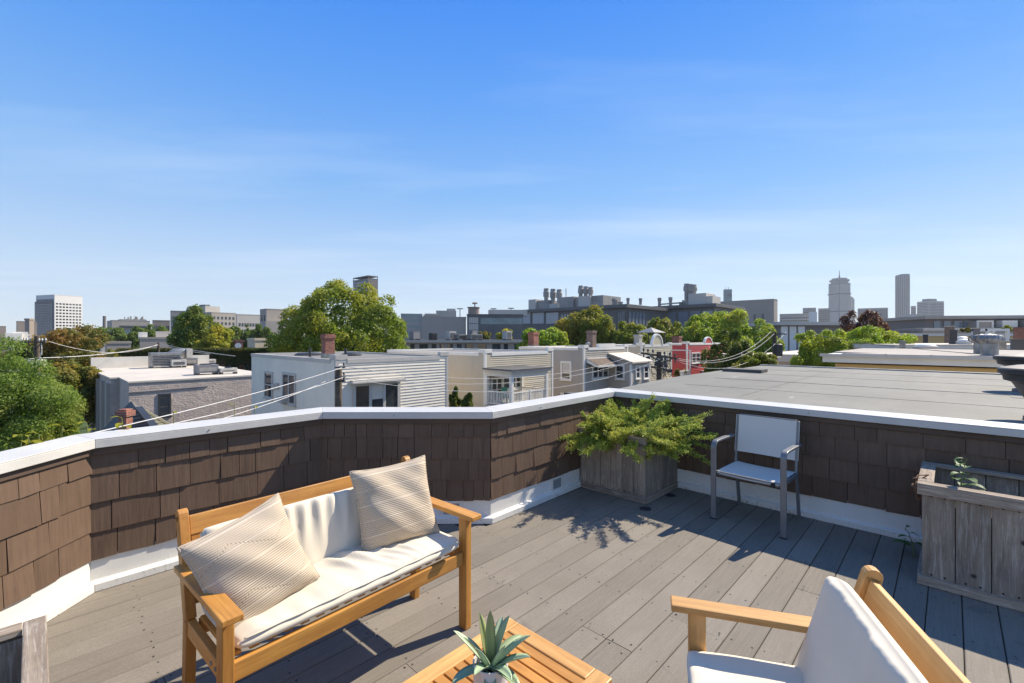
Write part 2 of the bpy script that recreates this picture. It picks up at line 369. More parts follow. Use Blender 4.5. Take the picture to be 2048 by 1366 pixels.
wall_info = [('parapet_wall', 'sunlit brown shingled parapet wall at the far left edge of the deck', 11),
             ('parapet_wall', 'brown shingled parapet wall in raking sun behind the wooden bench', 12),
             ('parapet_wall', 'shaded brown shingled parapet wall facing the camera, short middle length', 13),
             ('parapet_wall', 'brown shingled parapet wall with juniper shadows, left of the corner planter', 14),
             ('parapet_wall', 'long shaded brown shingled parapet wall behind the metal armchair', 15)]
ROWS = [(.185,.357),(.352,.532),(.527,.708),(.703,.818)]
oCore0, oCore1, oCapI, oCapO, oTrim, oSk, oKick = offs(.05), offs(.17), offs(0), offs(.19), offs(.026), offs(.044), offs(.006)
oSh = offs(.045); CAPZ = .915
for i, (nm, lab, sd) in enumerate(wall_info):
    r = random.Random(sd); p0, p1 = oSh[i], oSh[i+1]; e = (p1-p0); Ln = e.length; ang = math.atan2(e.y, e.x)
    w = thing(nm, lab, 'wall', (p0.x, p0.y, 0), ang, 'shingled parapet walls round the deck')
    R = Matrix.Rotation(-ang, 2)
    def poly(a, b): return [tuple(R @ (q - p0)) for q in (a[i], a[i+1], b[i+1], b[i])]
    MB().prism(poly(oCore0, oCore1), -.3, .86).build('wall_core', M['trimbrown'], w)
    MB().prism(poly(oTrim, oCore0), .815, .862).build('trim_board', M['trimbrown'], w, bevel=.002)
    MB().prism(poly(oSk, oCore0), .045, .20).build('skirting', M['skirt'], w, bevel=.003)
    k = MB(); pk = poly(oKick, oCore0); k.prism(pk, 0.001, [.048,.048,.062,.062]); k.build('kick_strip', M['skirt'], w, bevel=.004)
    cp = MB(); ci = poly(oCapI, oCapO); cp.prism(ci, CAPZ-.007, [CAPZ, CAPZ, CAPZ+.012, CAPZ+.012])
    cp.prism(poly(oCapI, offs(.012)), CAPZ-.056, CAPZ-.007); cp.prism(poly(offs(.178), oCapO), CAPZ-.056, CAPZ-.007)
    cp.build('cap_flashing', M['cap'], w, bevel=.003)
    sc2 = MB()
    x = .6
    while x < Ln:
        sc2.cyl = None
        q = Vector((x, -.046, CAPZ-.03)); sc2.cbox(q, (.008,.006,.008)); x += 1.3
    sc2.build('cap_screws', M['galv'], w)
    for ri, (z0, z1) in enumerate(ROWS):
        x = -.0 - r.uniform(0, .02) if i else max(0, 0); first = True
        xmin, xmax = (.0, Ln)
        x = xmin
        if i == 0: x = 1.2                                                     # only from just outside the frame
        if i == 4: xmax = 5.6
        while x < xmax - .02:
            wd = r.choice((r.uniform(.09,.14), r.uniform(.13,.19), r.uniform(.17,.25))) if i != 4 else r.uniform(.14,.27)
            if i == 2: wd = r.uniform(.08,.15)
            if first: wd *= r.uniform(.4, 1); first = False
            x2 = min(x + wd, xmax)
            if xmax - x2 < .05: x2 = xmax
            g = r.uniform(.001,.0028); tb = .012 + r.uniform(-.003,.005); tt = .003
            zb0, zb1 = z0 + r.uniform(-.005,.004), z0 + r.uniform(-.005,.004); sk = r.uniform(-.0015,.0015)
            cx = (x+x2)/2; h = (x2-x)/2 - g
            vs = [(-h,-tb-sk,zb0),(h,-tb+sk,zb1),(h,.004,zb1),(-h,.004,zb0),(-h,-tt,z1),(h,-tt,z1),(h,.004,z1),(-h,.004,z1)]
            # slightly cupped face: an extra column in the middle
            cupd = r.uniform(-.003,.002)
            vs += [(0,-tb+cupd,(zb0+zb1)/2),(0,-tt,z1)]
            mb = MB().add(vs, [(0,8,9,4),(8,1,5,9),(1,2,6,5),(3,0,4,7),(2,3,7,6),(4,9,5,6,7),(0,3,2,1,8)])
            mb.build('shingle', M['shingle'], w, loc=(cx,0,0)); x = x2
# step light in the skirting, second one behind the bench
M['frosted'] = plain('frosted_lens', (.26,.28,.28), .25, .1, 9)
def steplight(i, px, lab):
    p0, p1 = oSk[i], oSk[i+1]; e = (p1-p0).normalized(); rr = ray(px)
    # p0 + t e on ray x = rr*y
    t = (rr*p0.y - p0.x)/(e.x - rr*e.y); q = p0 + e*t; ang = math.atan2(e.y, e.x)
    s = thing('step_light', lab, 'light', (q.x, q.y, .1), ang, 'step lights in the white skirting')
    f = MB()
    for lo, hi in (((-.085,-.014,-.05),(-.065,0,.08)),((.065,-.014,-.05),(.085,0,.08)),((-.065,-.014,.06),(.065,0,.08)),((-.065,-.014,-.05),(.065,0,-.03))): f.box(lo, hi)
    f.build('frame', M['offwhite'], s, bevel=.002)
    MB().box((-.065,-.006,-.03),(.065,0,.06)).build('lens', M['frosted'], s)
steplight(3, 1113, 'square white framed step light left of the corner planter')
steplight(2, 903, 'square white framed step light low behind the bench end')
# two floor fixtures beside the corner planter
for px, py, lab in ((1291,1018,'small round dark floor fixture in front of the corner planter'),(1341,991,'small round dark floor fixture beside the right face of the corner planter')):
    d = dfloor(py); q = P(px, py, d)
    t = thing('floor_fixture', lab, 'deck fixture', (q.x, q.y, 0), 0, 'round floor fixtures by the corner planter')
    MB().lathe([(.05,.0),(.05,.005),(.044,.008),(.036,.008),(.034,.004),(0.001,.004)], n=20).build('ring', M['dark'], t)
    MB().lathe([(.02,.004),(.02,.007),(.001,.008)], n=12).build('lens', M['black'], t)

# ------------------------------------------------------------------ planters
M['greywood'] = None
def greywood(axis, nm):
    m = N(nm); sv = [30, 30, 30]; sv[axis] = 2.0
    v = m.coord(tuple(sv), rnd=True); w = m.coord((1,1,1), rnd=True)
    f = m.noise(v, 1.0, 6, .7, .8); g = m.noise(w, 4, 5, .7); h = m.noise(v, 3.0, 4, .7, 1.0)
    col = m.mix(m.rng(f, .3, .7), (.2,.155,.115), (.42,.34,.26))
    col = m.mix(m.rng(h, .5, .68, 0, .75), col, (.56,.5,.42))
    col = m.mix(m.rng(g, .45, .75, 0, .6), col, (.14,.118,.1))
    kn = m.n('TexVoronoi'); kn.inputs['Scale'].default_value = 5.5; m.l(w, kn.inputs['Vector'])
    col = m.mix(m.rng(kn.outputs['Distance'], .06, .11, .9, 0), col, (.03,.024,.02))
    col = m.mix(1., col, m.mix(m.objrand(), (.8,.8,.8), (1.2,1.17,1.14)), 'MULTIPLY')
    m.col(col).set(.85, spec=.2).bump(f, .5, .003); return m.m
GW = [greywood(a, 'weathered_plank_'+'xyz'[a]) for a in range(3)]
M['soil'] = plain('potting_soil', (.05,.036,.026), .95, .5, 20, bump=.8)
def planter(lab, loc, W_, D_, H, npx, npy, rim=.075, rimt=.022, soilz=.5, seed=1, full_rim=True):
    r = random.Random(seed); t = thing('planter', lab, 'planter', loc, TH - math.pi/2, 'weathered wooden planters on the deck')
    # local x runs along v (towards the right wall end), local y along u
    T = .022
    for side in range(4):
        n, Ls = (npx, W_) if side in (0, 2) else (npy, D_)
        for k in range(n):
            a, b = -Ls/2 + Ls*k/n, -Ls/2 + Ls*(k+1)/n; g = .002; dz = r.uniform(-.003,.003); ins = r.uniform(0,.004)
            m = MB().box((-(b-a)/2+g, -T/2, .0), ((b-a)/2-g, T/2, H-.02))
            if side == 0: m.build('plank', GW[2], t, loc=((a+b)/2, -D_/2+T/2+ins, dz+.012), bevel=.002)
            if side == 2: m.build('plank', GW[2], t, loc=((a+b)/2, D_/2-T/2-ins, dz+.012), bevel=.002)
            if side == 1: m.build('plank', GW[2], t, loc=(W_/2-T/2-ins-.0, max(min((a+b)/2, D_/2-.05), -D_/2+.05), dz+.012), rot=(0,0,math.pi/2), bevel=.002)
            if side == 3: m.build('plank', GW[2], t, loc=(-W_/2+T/2+ins, max(min((a+b)/2, D_/2-.05), -D_/2+.05), dz+.012), rot=(0,0,math.pi/2), bevel=.002)
    for z, hh, pr in ((.0, .055, .02),):
        for s in (-1, 1):
            MB().box((-W_/2-pr, -.011, .002),(W_/2+pr, .011, hh)).build('base_strip', GW[0], t, loc=(0, s*(D_/2+.0095), 0), bevel=.003)
            MB().box((-D_/2+.0015, -.011, .002),(D_/2-.0015, .011, hh)).build('base_strip', GW[0], t, loc=(s*(W_/2+.0095), 0, 0), rot=(0,0,math.pi/2), bevel=.003)
    for s in (-1, 1):
        MB().box((-W_/2-.02, -rim/2, 0),(W_/2+.02, rim/2, rimt)).build('rim_board', GW[0], t, loc=(0, s*(D_/2+.018-rim/2), H), bevel=.003)
        MB().box((-D_/2-.018+rim+.001, -rim/2, 0),(D_/2+.018-rim-.001, rim/2, rimt)).build('rim_board', GW[0], t, loc=(s*(W_/2+.02-rim/2), 0, H+.001), rot=(0,0,math.pi/2), bevel=.003)
        MB().box((-W_/2-.02, -.009, 0),(W_/2+.02, .009, .045)).build('rim_fascia', GW[0], t, loc=(0, s*(D_/2+.009), H-.045), bevel=.002)
    so = MB(); nx = ny = 10; rr = random.Random(seed+9)
    vs = [(-W_/2+.025+(W_-.05)*a/nx, -D_/2+.025+(D_-.05)*b/ny, soilz+rr.uniform(-.015,.02)) for b in range(ny+1) for a in range(nx+1)]
    so.add(vs, [(b*(nx+1)+a, b*(nx+1)+a+1, (b+1)*(nx+1)+a+1, (b+1)*(nx+1)+a) for b in range(ny) for a in range(nx)])
    so.build('soil', M['soil'], t)
    sw = MB()
    for k in range(npx):
        for z in (.05, H-.07):
            for dx in (-.03, .03):
                x = -W_/2 + W_*(k+.5)/npx + dx; sw.cbox((x, -D_/2-.0006, z+.02), (.009,.003,.009))
    sw.build('screws', M['black'], t)
    return t
c1 = P(1290, 1008, dfloor(1008)); U1, V1 = toUV(c1)
PW = .72
pc = uv(U1 + PW/2, V1 - PW/2); 
planter('weathered square planter in the deck corner overflowing with juniper', (pc.x, pc.y, 0), PW, PW, .585, 6, 6, seed=2, soilz=.53)
PL1 = pc
c2 = P(1843, 1167, dfloor(1167)); U2, V2 = toUV(c2)
p2 = uv(U2 + .33, V2 + .75); planter('weathered long planter with a few weeds at the right edge of the deck', (p2.x, p2.y, 0), 1.5, .66, .60, 10, 5, seed=3, soilz=.47)
PL2 = p2
c3 = P(77, 1240, FPX*(CAMZ-.62)/(1240-HOR)); U3, V3 = toUV(c3)
p3 = uv(U3 - .36, V3 + .60); planter('dark weathered planter cut off in the lower left corner', (p3.x, p3.y, 0), 1.2, .72, .60, 8, 5, rim=.052, seed=4, soilz=.30)
# ------------------------------------------------------------------ furniture
M['teak'] = wood('oiled_acacia', (.64,.32,.07), (.40,.165,.03), axis=0, rough=.45, grain=16, rnd=.17)
M['teakz'] = wood('oiled_acacia_upright', (.62,.30,.065), (.38,.155,.028), axis=2, rough=.45, grain=16, rnd=.17)
M['teakpale'] = wood('pale_acacia', (.7,.40,.135), (.5,.24,.065), axis=0, rough=.45, grain=14, rnd=.14)
M['teakpalez'] = wood('pale_acacia_upright', (.68,.38,.13), (.48,.23,.06), axis=2, rough=.45, grain=14, rnd=.08)
def fabric(name, c, rnd=0):
    m = N(name); v = m.coord(); f = m.noise(v, 3, 4)
    wv = m.noise(m.coord((900,900,900)), 1.0, 2)
    m.col(m.mix(m.rng(f, .3, .7), sc(c, .93), sc(c, 1.04))).set(.92, spec=.15, sheen=.15).bump(wv, .12, .001); return m.m
M['cream'] = fabric('cream_canvas', (.66,.595,.48))
M['creamwhite'] = fabric('white_canvas', (.75,.66,.52))
def knit(name):
    m = N(name); t = m.n('TexCoord'); sp = m.n('SeparateXYZ'); m.l(t.outputs['Object'], sp.inputs[0])
    y = sp.outputs[1]; x = sp.outputs[0]
    rib = m.math('SINE', m.math('MULTIPLY', y, 2*math.pi/.0085))
    # zig-zag eyelet rows
    tri = m.math('PINGPONG', m.math('ADD', x, .5), .14)
    z2 = m.math('ABSOLUTE', m.math('SUBTRACT', m.math('MODULO', m.math('ADD', m.math('SUBTRACT', y, m.math('MULTIPLY', tri, .55)), 1.0), .19), .095))
    eye = m.math('MULTIPLY', m.rng(z2, .0, .006, 1, 0), m.rng(m.math('SINE', m.math('MULTIPLY', x, 2*math.pi/.012)), .0, .6))
    st = m.math('ABSOLUTE', m.math('SUBTRACT', m.math('MODULO', m.math('ADD', y, 1.02), .072), .036))
    stripe = m.rng(st, .001, .0028, 1, 0)
    c = m.mix(m.rng(rib, -1, 1), (.47,.385,.285), (.545,.455,.345))
    c = m.mix(m.math('MULTIPLY', stripe, .6), c, (.76,.66,.52))
    c = m.mix(m.math('MULTIPLY', eye, .45), c, (.3,.21,.13))
    m.col(c).set(.95, spec=.1)
    h = m.math('SUBTRACT', m.math('ADD', rib, m.math('MULTIPLY', stripe, 1.2)), m.math('MULTIPLY', eye, 2.0))
    m.bump(m.math('ADD', h, m.math('MULTIPLY', m.noise(t.outputs['Object'], 260, 2), .8)), .5, .003); return m.m
M['knit'] = knit('oatmeal_knit')

def cushion_mb(Wd, Hd, T, nx=40, ny=20, seed=1, wr=.004, edge=.5, px_=(10, 8), buttons=0, sag=0, creases=()):
    """box cushion in the local x/y plane, thickness along z (0..T), rounded boxy edge, wrinkles as geometry"""
    r = random.Random(seed); ph = [r.uniform(0, 6.28) for _ in range(8)]
    mb = MB(); top = []; bot = []
    for j in range(ny+1):
        for i in range(nx+1):
            s = -1 + 2*i/nx; t = -1 + 2*j/ny
            s2 = math.sin(s*math.pi/2)*.35 + s*.65; t2 = math.sin(t*math.pi/2)*.35 + t*.65
            ex = (1-abs(s2)**px_[0]); ey = (1-abs(t2)**px_[1]); k = max(ex*ey, 0)**edge
            x = s2*Wd/2; y = t2*Hd/2
            rim = (1 - .035*(abs(s2)**6)*(abs(t2)**6)); x *= rim; y *= rim
            w = wr*(math.sin(x*17+ph[0]+2.2*math.sin(y*9+ph[1])) + .6*math.sin(x*39+ph[2]+y*11) + .45*math.sin(x*71+ph[3]+6*y))
            edgef = abs(t2)**2*.9 + .35
            dz = w*edgef
            for cx, cy, dirx, lenx, amp, wdt in creases:
                a = (x-cx)*math.cos(dirx) + (y-cy)*math.sin(dirx); b = -(x-cx)*math.sin(dirx) + (y-cy)*math.cos(dirx)
                dz += amp*math.exp(-(a/lenx)**2)*math.exp(-(b/wdt)**2)
            puff = .82 + .18*(1-s2**2)*(1-t2**2)
            zt = T*(.5 + .5*k*puff) + dz*k; zb = T*(.5 - .5*k)
            top.append((x, y, zt - sag*(1-s2**2))); bot.append((x, y, zb - sag*(1-s2**2)))
    n1 = nx+1
    f = [(j*n1+i, j*n1+i+1, (j+1)*n1+i+1, (j+1)*n1+i) for j in range(ny) for i in range(nx)]
    o = len(top); fb = [tuple(q+o for q in c)[::-1] for c in f]
    ring = [i for i in range(nx)] + [j*n1+nx for j in range(ny)] + [ny*n1+nx-i for i in range(nx)] + [(ny-j)*n1 for j in range(ny)]
    fr = [(ring[k], ring[k]+o, ring[(k+1)%len(ring)]+o, ring[(k+1)%len(ring)]) for k in range(len(ring))]
    return mb.add(top+bot, f+fb+fr)
def pillow_mb(Sz, T, n=30, seed=1):
    r = random.Random(seed); ph = [r.uniform(0, 6.28) for _ in range(6)]; mb = MB(); top = []; bot = []
    for j in range(n+1):
        for i in range(n+1):
            s = -1 + 2*i/n; t = -1 + 2*j/n
            x = s*Sz/2*(1 - .085*(1-t*t)*abs(s)**1.5); y = t*Sz/2*(1 - .085*(1-s*s)*abs(t)**1.5)
            k = max((1-abs(s)**3.2)*(1-abs(t)**3.2), 0)**.62
            w = .010*math.sin(x*16+ph[0]+y*9) + .008*math.sin(y*23+ph[1]-x*7) + .005*math.sin((x+y)*40+ph[2])
            dent = -.018*math.exp(-((x-.02)**2/.012+(y-.17)**2/.006))
            top.append((x, y, T/2*k + (w+dent)*k + .004)); bot.append((x, y, -T/2*k*.8 + w*k - .004))
    n1 = n+1
    f = [(j*n1+i, j*n1+i+1, (j+1)*n1+i+1, (j+1)*n1+i) for j in range(n) for i in range(n)]
    o = len(top); fb = [tuple(q+o for q in c)[::-1] for c in f]
    ring = [i for i in range(n)] + [j*n1+n for j in range(n)] + [n*n1+n-i for i in range(n)] + [(n-j)*n1 for j in range(n)]
    fr = [(ring[k], ring[k]+o, ring[(k+1)%len(ring)]+o, ring[(k+1)%len(ring)]) for k in range(len(ring))]
    return mb.add(top+bot, f+fb+fr)

def seat_frame(name, lab, cat, loc, rz, Wd, fab, m_x, m_z, seed, mir=False):
    """garden seat: local x along its width, y towards the back, z up"""
    t = thing(name, lab, cat, loc, rz)
    A = .60; D = .485; lg = .045
    for s in (-1, 1):
        x = s*(Wd/2 - .03)
        MB().box((-.02,-.028,0),(.02,.028,A-.022)).build('front_leg', m_z, t, loc=(x, .06, 0), bevel=.004)
        back = MB(); back.bar((x, D+.005, 0), (x, D-.02, .40), .036, .05, up=(0,1,0)); back.bar((x, D-.0201, .4002), (x, D+.09, .785), .036, .05, up=(0,1,0))
        back.tube([(x-.018, D+.09, .785), (x+.018, D+.09, .785)], .025, 14)
        back.build('back_leg', m_z, t, bevel=.003)
        arm = MB(); arm.box((-.27,-.034,0),(.29,.034,.024))
        arm.build('armrest', m_x, t, loc=(x+s*.004, .245, A-.022), rot=(0,0,math.pi/2), bevel=.004)
        MB().box((-.19,-.014,0),(.19,.014,.06)).build('side_rail', m_x, t, loc=(x, .268, .345), rot=(0,0,math.pi/2), bevel=.003)
        bl = MB()
        for y in (.06, .105): bl.tube([(x+s*.0135, y+.05, .375), (x+s*.018, y+.05, .375)], .008, 10)
        bl.build('bolt', M['galv'], t)
    MB().box((-Wd/2+.0515,-.013,0),(Wd/2-.0515,.013,.068)).build('front_rail', m_x, t, loc=(0, .062, .335), bevel=.004)
    MB().box((-Wd/2+.0515,-.013,0),(Wd/2-.0515,.013,.06)).build('rear_rail', m_x, t, loc=(0, D-.06, .345), bevel=.004)
    tilt = math.atan2(.11, .385)
    tr = MB(); tr.box((-Wd/2+.05,-.012,-.04),(Wd/2-.05,.012,.04)); tr.build('top_rail', m_x, t, loc=(0, D+.078, .738), rot=(-tilt,0,0), bevel=.004)
    MB().box((-Wd/2+.05,-.011,-.025),(Wd/2-.05,.011,.025)).build('lower_back_rail', m_x, t, loc=(0, D+.0, .47), rot=(-tilt,0,0), bevel=.003)
    n = int(Wd/.065)
    for k in range(n):
        x = -Wd/2 + .07 + (Wd-.14)*k/(n-1)
        MB().box((-.17,-.017,0),(.17,.017,.014)).build('seat_slat', m_x, t, loc=(x, .25, .405), rot=(0,0,math.pi/2), bevel=.002)
        if k % 2 == 0:
            MB().box((-.016,-.007,0),(.016,.007,.27)).build('back_slat', m_z, t, loc=(x, D-.002, .46), rot=(-tilt,0,0), bevel=.002)
    return t, tilt, D
# bench: front-left leg and front-right leg read off the photograph
FL = P(457, 1222, FPX*(CAMZ-.6)/(1222-HOR)); FR = P(938, 1028, FPX*(CAMZ-.6)/(1028-HOR))
bd = FR - FL; brz = math.atan2(bd.y, bd.x); bw = Vector((bd.x, bd.y)).length + .06
bo = (FL+FR)/2; bo.z = 0; bo -= Vector((-math.sin(brz), math.cos(brz), 0))*.03
bench, tilt, BD = seat_frame('garden_bench', 'golden wooden two seat bench with cream cushions, standing before the shingled wall', 'bench', bo, brz, bw, None, M['teak'], M['teakz'], 5)
BM = Matrix.Translation(bo) @ Matrix.Rotation(brz, 4, 'Z')
cw = bw - .11
cr = [(.06,-.02,-1.15,.16,.02,.018),(.11,-.05,-1.0,.13,.018,.016),(-.02,-.03,-1.3,.12,.017,.017),(.2,-.1,-1.2,.12,.017,.016),(.27,-.12,-1.35,.1,.015,.015),(-.12,.06,-.9,.12,-.006,.02)]
sc_ = cushion_mb(cw, .43, .07, 120, 54, 3, .0044, .4, px_=(20,14), creases=cr).build('seat_cushion', M['cream'], bench, smooth=True, loc=(0, .262, .418))
bc = cushion_mb(cw-.01, .30, .065, 110, 44, 8, .0036, .4, px_=(18,14), creases=[(-.02+.035*k, .09, 1.5+.06*(k%3-1), .11, .009 if k % 2 else -.008, .012) for k in range(-8, 9)])
bcr = math.pi/2 - tilt
bc.build('back_cushion', M['cream'], bench, smooth=True, loc=(0, .45, .598), rot=(math.pi/2 - tilt, 0, 0))
cp_ = MB(); pts = []
for k in range(81):
    s = -1 + 2*k/80; pts.append((s*(cw/2-.03), -.212+.0012*math.sin(s*23), .052))
cp_.tube(pts, .0028, 6); cp_.build('piping', M['cream'], sc_, smooth=True)
tie = MB()
for x in (-cw/2+.03, .02): tie.tube([(x, .49, .47), (x+.03, .46, .485), (x+.06, .45, .502), (x+.035, .44, .498), (x+.01, .452, .492)], .004, 6)
tie.build('tie_strap', M['cream'], bench, smooth=True)
def put_pillow(lab, lx, ly, lz, pitch, roll, yaw, Sz, seed):
    Rm = Matrix.Rotation(yaw, 4, 'Z') @ Matrix.Rotation(math.pi/2 - pitch, 4, 'X') @ Matrix.Rotation(roll, 4, 'Z')
    o = thing('throw_pillow', lab, 'pillow', (0,0,0), 0, 'knitted throw pillows on the bench')
    o.matrix_world = BM @ Matrix.Translation((lx, ly, lz)) @ Rm
    b = pillow_mb(Sz, .15, 34, seed).build('pillow_cover', M['knit'], o, smooth=True)
    e = MB(); n = 30; pts = []
    for (sa, ta, sb, tb) in ((-1,-1,1,-1),(1,-1,1,1),(1,1,-1,1),(-1,1,-1,-1)):
        for k in range(n):
            s = sa + (sb-sa)*k/n; t = ta + (tb-ta)*k/n
            pts.append((s*Sz/2*(1-.085*(1-t*t)*abs(s)**1.5), t*Sz/2*(1-.085*(1-s*s)*abs(t)**1.5), 0))
    e.tube(pts+[pts[0]], .0055, 6); e.build('edge_seam', M['knit'], o, smooth=True)
    return o
put_pillow('oatmeal knit pillow slumped over the left armrest of the bench', -bw/2+.19, .245, .63, math.radians(26), math.radians(13), math.radians(6), .395, 4)
put_pillow('oatmeal knit pillow standing upright at the right end of the bench', bw/2-.285, .31, .66, math.radians(20), math.radians(3), math.radians(-14), .41, 9)

# armchair at lower right
a1 = P(1342, 1195, FPX*(CAMZ-.6)/(1195-HOR)); a2 = P(1670, 1246, FPX*(CAMZ-.6)/(1246-HOR))
ad = (a2-a1); ad.z = 0; ad.normalize()
crz = math.atan2(ad.y, ad.x) - math.pi/2; CW = .62
ax = Vector((math.cos(crz), math.sin(crz), 0)); co = a1 - ad*(-.025) ; co.z = 0
co = co - ax*(-1)*0
# which end of local x is the far (visible) armrest: the one with larger y
far = 1 if ax.y > 0 else -1
co = co - ax*far*(CW/2 - .03)
armc, tl, AD = seat_frame('garden_armchair', 'pale wooden armchair with white cushions, cut off at the lower right', 'armchair', co, crz, CW, None, M['teakpale'], M['teakpalez'], 6)
cushion_mb(CW-.10, .45, .07, 90, 60, 13, .0036, .36, px_=(22, 18)).build('seat_cushion', M['creamwhite'], armc, smooth=True, loc=(0, .245, .405))
cushion_mb(CW-.085, .35, .075, 90, 60, 18, .0036, .34, px_=(26, 20), creases=[(-.2+.03*k, .16, 1.2, .05, .0016, .012) for k in range(14)]).build('back_cushion', M['creamwhite'], armc, smooth=True, loc=(0, .462, .60), rot=(math.pi/2 - tl, 0, 0))

armc.scale = (1, 1, .98)
# table
t1 = P(1015, 1232, FPX*(CAMZ-.42)/(1232-HOR)); tU, tV = toUV(t1)
TWd, TLn = .475, .90
tc_ = uv(tU - TLn/2, tV + TWd/2, 0)
table = thing('coffee_table', 'low golden slatted coffee table in front of the bench', 'table', tc_, TH)
fr = .062; z0, z1 = .392, .42
MB().box((-TLn/2,-fr/2,z0),(TLn/2,fr/2,z1)).build('frame_rail', M['teakpale'], table, loc=(0, TWd/2-fr/2, 0), bevel=.004)
MB().box((-TLn/2,-fr/2,z0),(TLn/2,fr/2,z1)).build('frame_rail', M['teakpale'], table, loc=(0, -TWd/2+fr/2, 0), bevel=.004)
for s in (-1, 1):
    MB().box((-TWd/2+fr+.001,-fr/2,z0),(TWd/2-fr-.001,fr/2,z1)).build('frame_rail', M['teakpale'], table, loc=(s*(TLn/2-fr/2), 0, -.0005), rot=(0,0,math.pi/2), bevel=.004)
ns = 18; sp_ = (TLn-2*fr)/ns
for k in range(ns):
    MB().box((-TWd/2+fr-.006,-sp_/2+.0035,z0+.006),(TWd/2-fr+.006,sp_/2-.0035,z1-.004)).build('slat', M['teak'], table, loc=(-TLn/2+fr+sp_*(k+.5), 0, 0), rot=(0,0,math.pi/2), bevel=.002)
for sx in (-1, 1):
    for sy in (-1, 1):
        MB().box((-.0225,-.0225,0),(.0225,.0225,z0-.001)).build('leg', M['teakz'], table, loc=(sx*(TLn/2-.035), sy*(TWd/2-.035), 0), bevel=.004)
for sy in (-1, 1): MB().box((-TLn/2+.06,-.011,.33),(TLn/2-.06,.011,.390)).build('apron', M['teak'], table, loc=(0, sy*(TWd/2-.035), 0), bevel=.002)

# agave in a pot on the table
pp = P(981, 1322, 1.352); pp.z = .42
M['pot'] = plain('matt_ceramic', (.62,.585,.55), .6, .06, 12, fine=.05)
pot = thing('potted_agave', 'small agave in a pale round pot on the slatted table', 'potted plant', (pp.x, pp.y, .4205)); pot.scale = (.98, .98, 1.05)
MB().lathe([(.0,0),(.044,0),(.047,.004),(.051,.07),(.0535,.135),(.0535,.138),(.0495,.138),(.048,.115),(0.001,.115)], n=40).build('pot', M['pot'], pot, smooth=35)
MB().lathe([(.047,.112),(.02,.122),(.001,.124)], n=20).build('soil', M['soil'], pot)
def agavemat():
    m = N('agave_leaf'); v = m.coord(); t = m.n('TexCoord'); sp = m.n('SeparateXYZ'); m.l(t.outputs['Generated'], sp.inputs[0])
    c = m.mix(m.rng(m.noise(v, 14, 3), .35, .7), (.27,.36,.21), (.38,.47,.29))
    c = m.mix(m.rng(m.objrand(), .55, 1, 0, .75), c, (.27,.27,.07))
    c = m.mix(m.rng(m.noise(v, 6, 2), .58, .72, 0, .5), c, (.24,.17,.19))
    m.col(c).set(.42, spec=.5); return m.m
M['agave'] = agavemat()
def agave_leaf(L_, Wd, az, el0, bend, seed):
    r = random.Random(seed); n = 10; mb = MB(); x, z = .008, .118; el = el0; vs = []
    for i in range(n+1):
        s = i/n; w = Wd*(.42 + 1.0*s*1.1)*(1-s)**.62*1.25 if s < 1 else 0
        w = max(w, .0006); fold = .32*w
        cx, cz = math.cos(el), math.sin(el)
        for sd in (-1, -.5, 0, .5, 1):
            up = fold*abs(sd)**1.3
            vs.append((x - cz*up, sd*w/2, z + cx*up))
        for sd in (-.7, 0, .7):                                              # underside
            th = .0035*(1-s)+.0008
            up = fold*abs(sd)**1.3 - th
            vs.append((x - cz*up, sd*w/2*.98, z + cx*up))
        x += cx*L_/n; z += cz*L_/n; el += bend/n
    fs = []
    for i in range(n):
        a, b = i*8, (i+1)*8
        for k in range(4): fs.append((a+k, a+k+1, b+k+1, b+k))
        lo = [0, 5, 6, 7, 4]
        for k in range(4): fs.append((a+lo[k+1], a+lo[k], b+lo[k], b+lo[k+1]))
    mb.add(vs, fs); return mb
ag = [(.165,.036,1.7,1.5,.12),(.155,.04,2.6,1.25,.2),(.15,.04,.5,1.2,-.1),(.13,.03,3.4,1.1,-.35),(.15,.034,.1,.75,-.25),(.14,.034,-.35,.6,-.3),(.15,.03,2.95,.75,-.1),
      (.13,.042,3.75,.3,-.55),(.11,.036,4.3,.75,-.7),(.14,.044,-.9,.35,-.5),(.10,.04,4.75,.05,-1.2),(.15,.05,.75,.4,-.45),(.12,.036,5.3,.6,-.7),(.14,.038,1.25,.8,-.2),(.11,.034,4.0,.95,.1),(.105,.03,5.6,1.0,.1)]
for k, (l_, w_, az, el, be) in enumerate(ag):
    agave_leaf(l_*.95, w_*1.1, az, el, be, k).build('leaf', M['agave'], pot, smooth=True, rot=(0, 0, az))

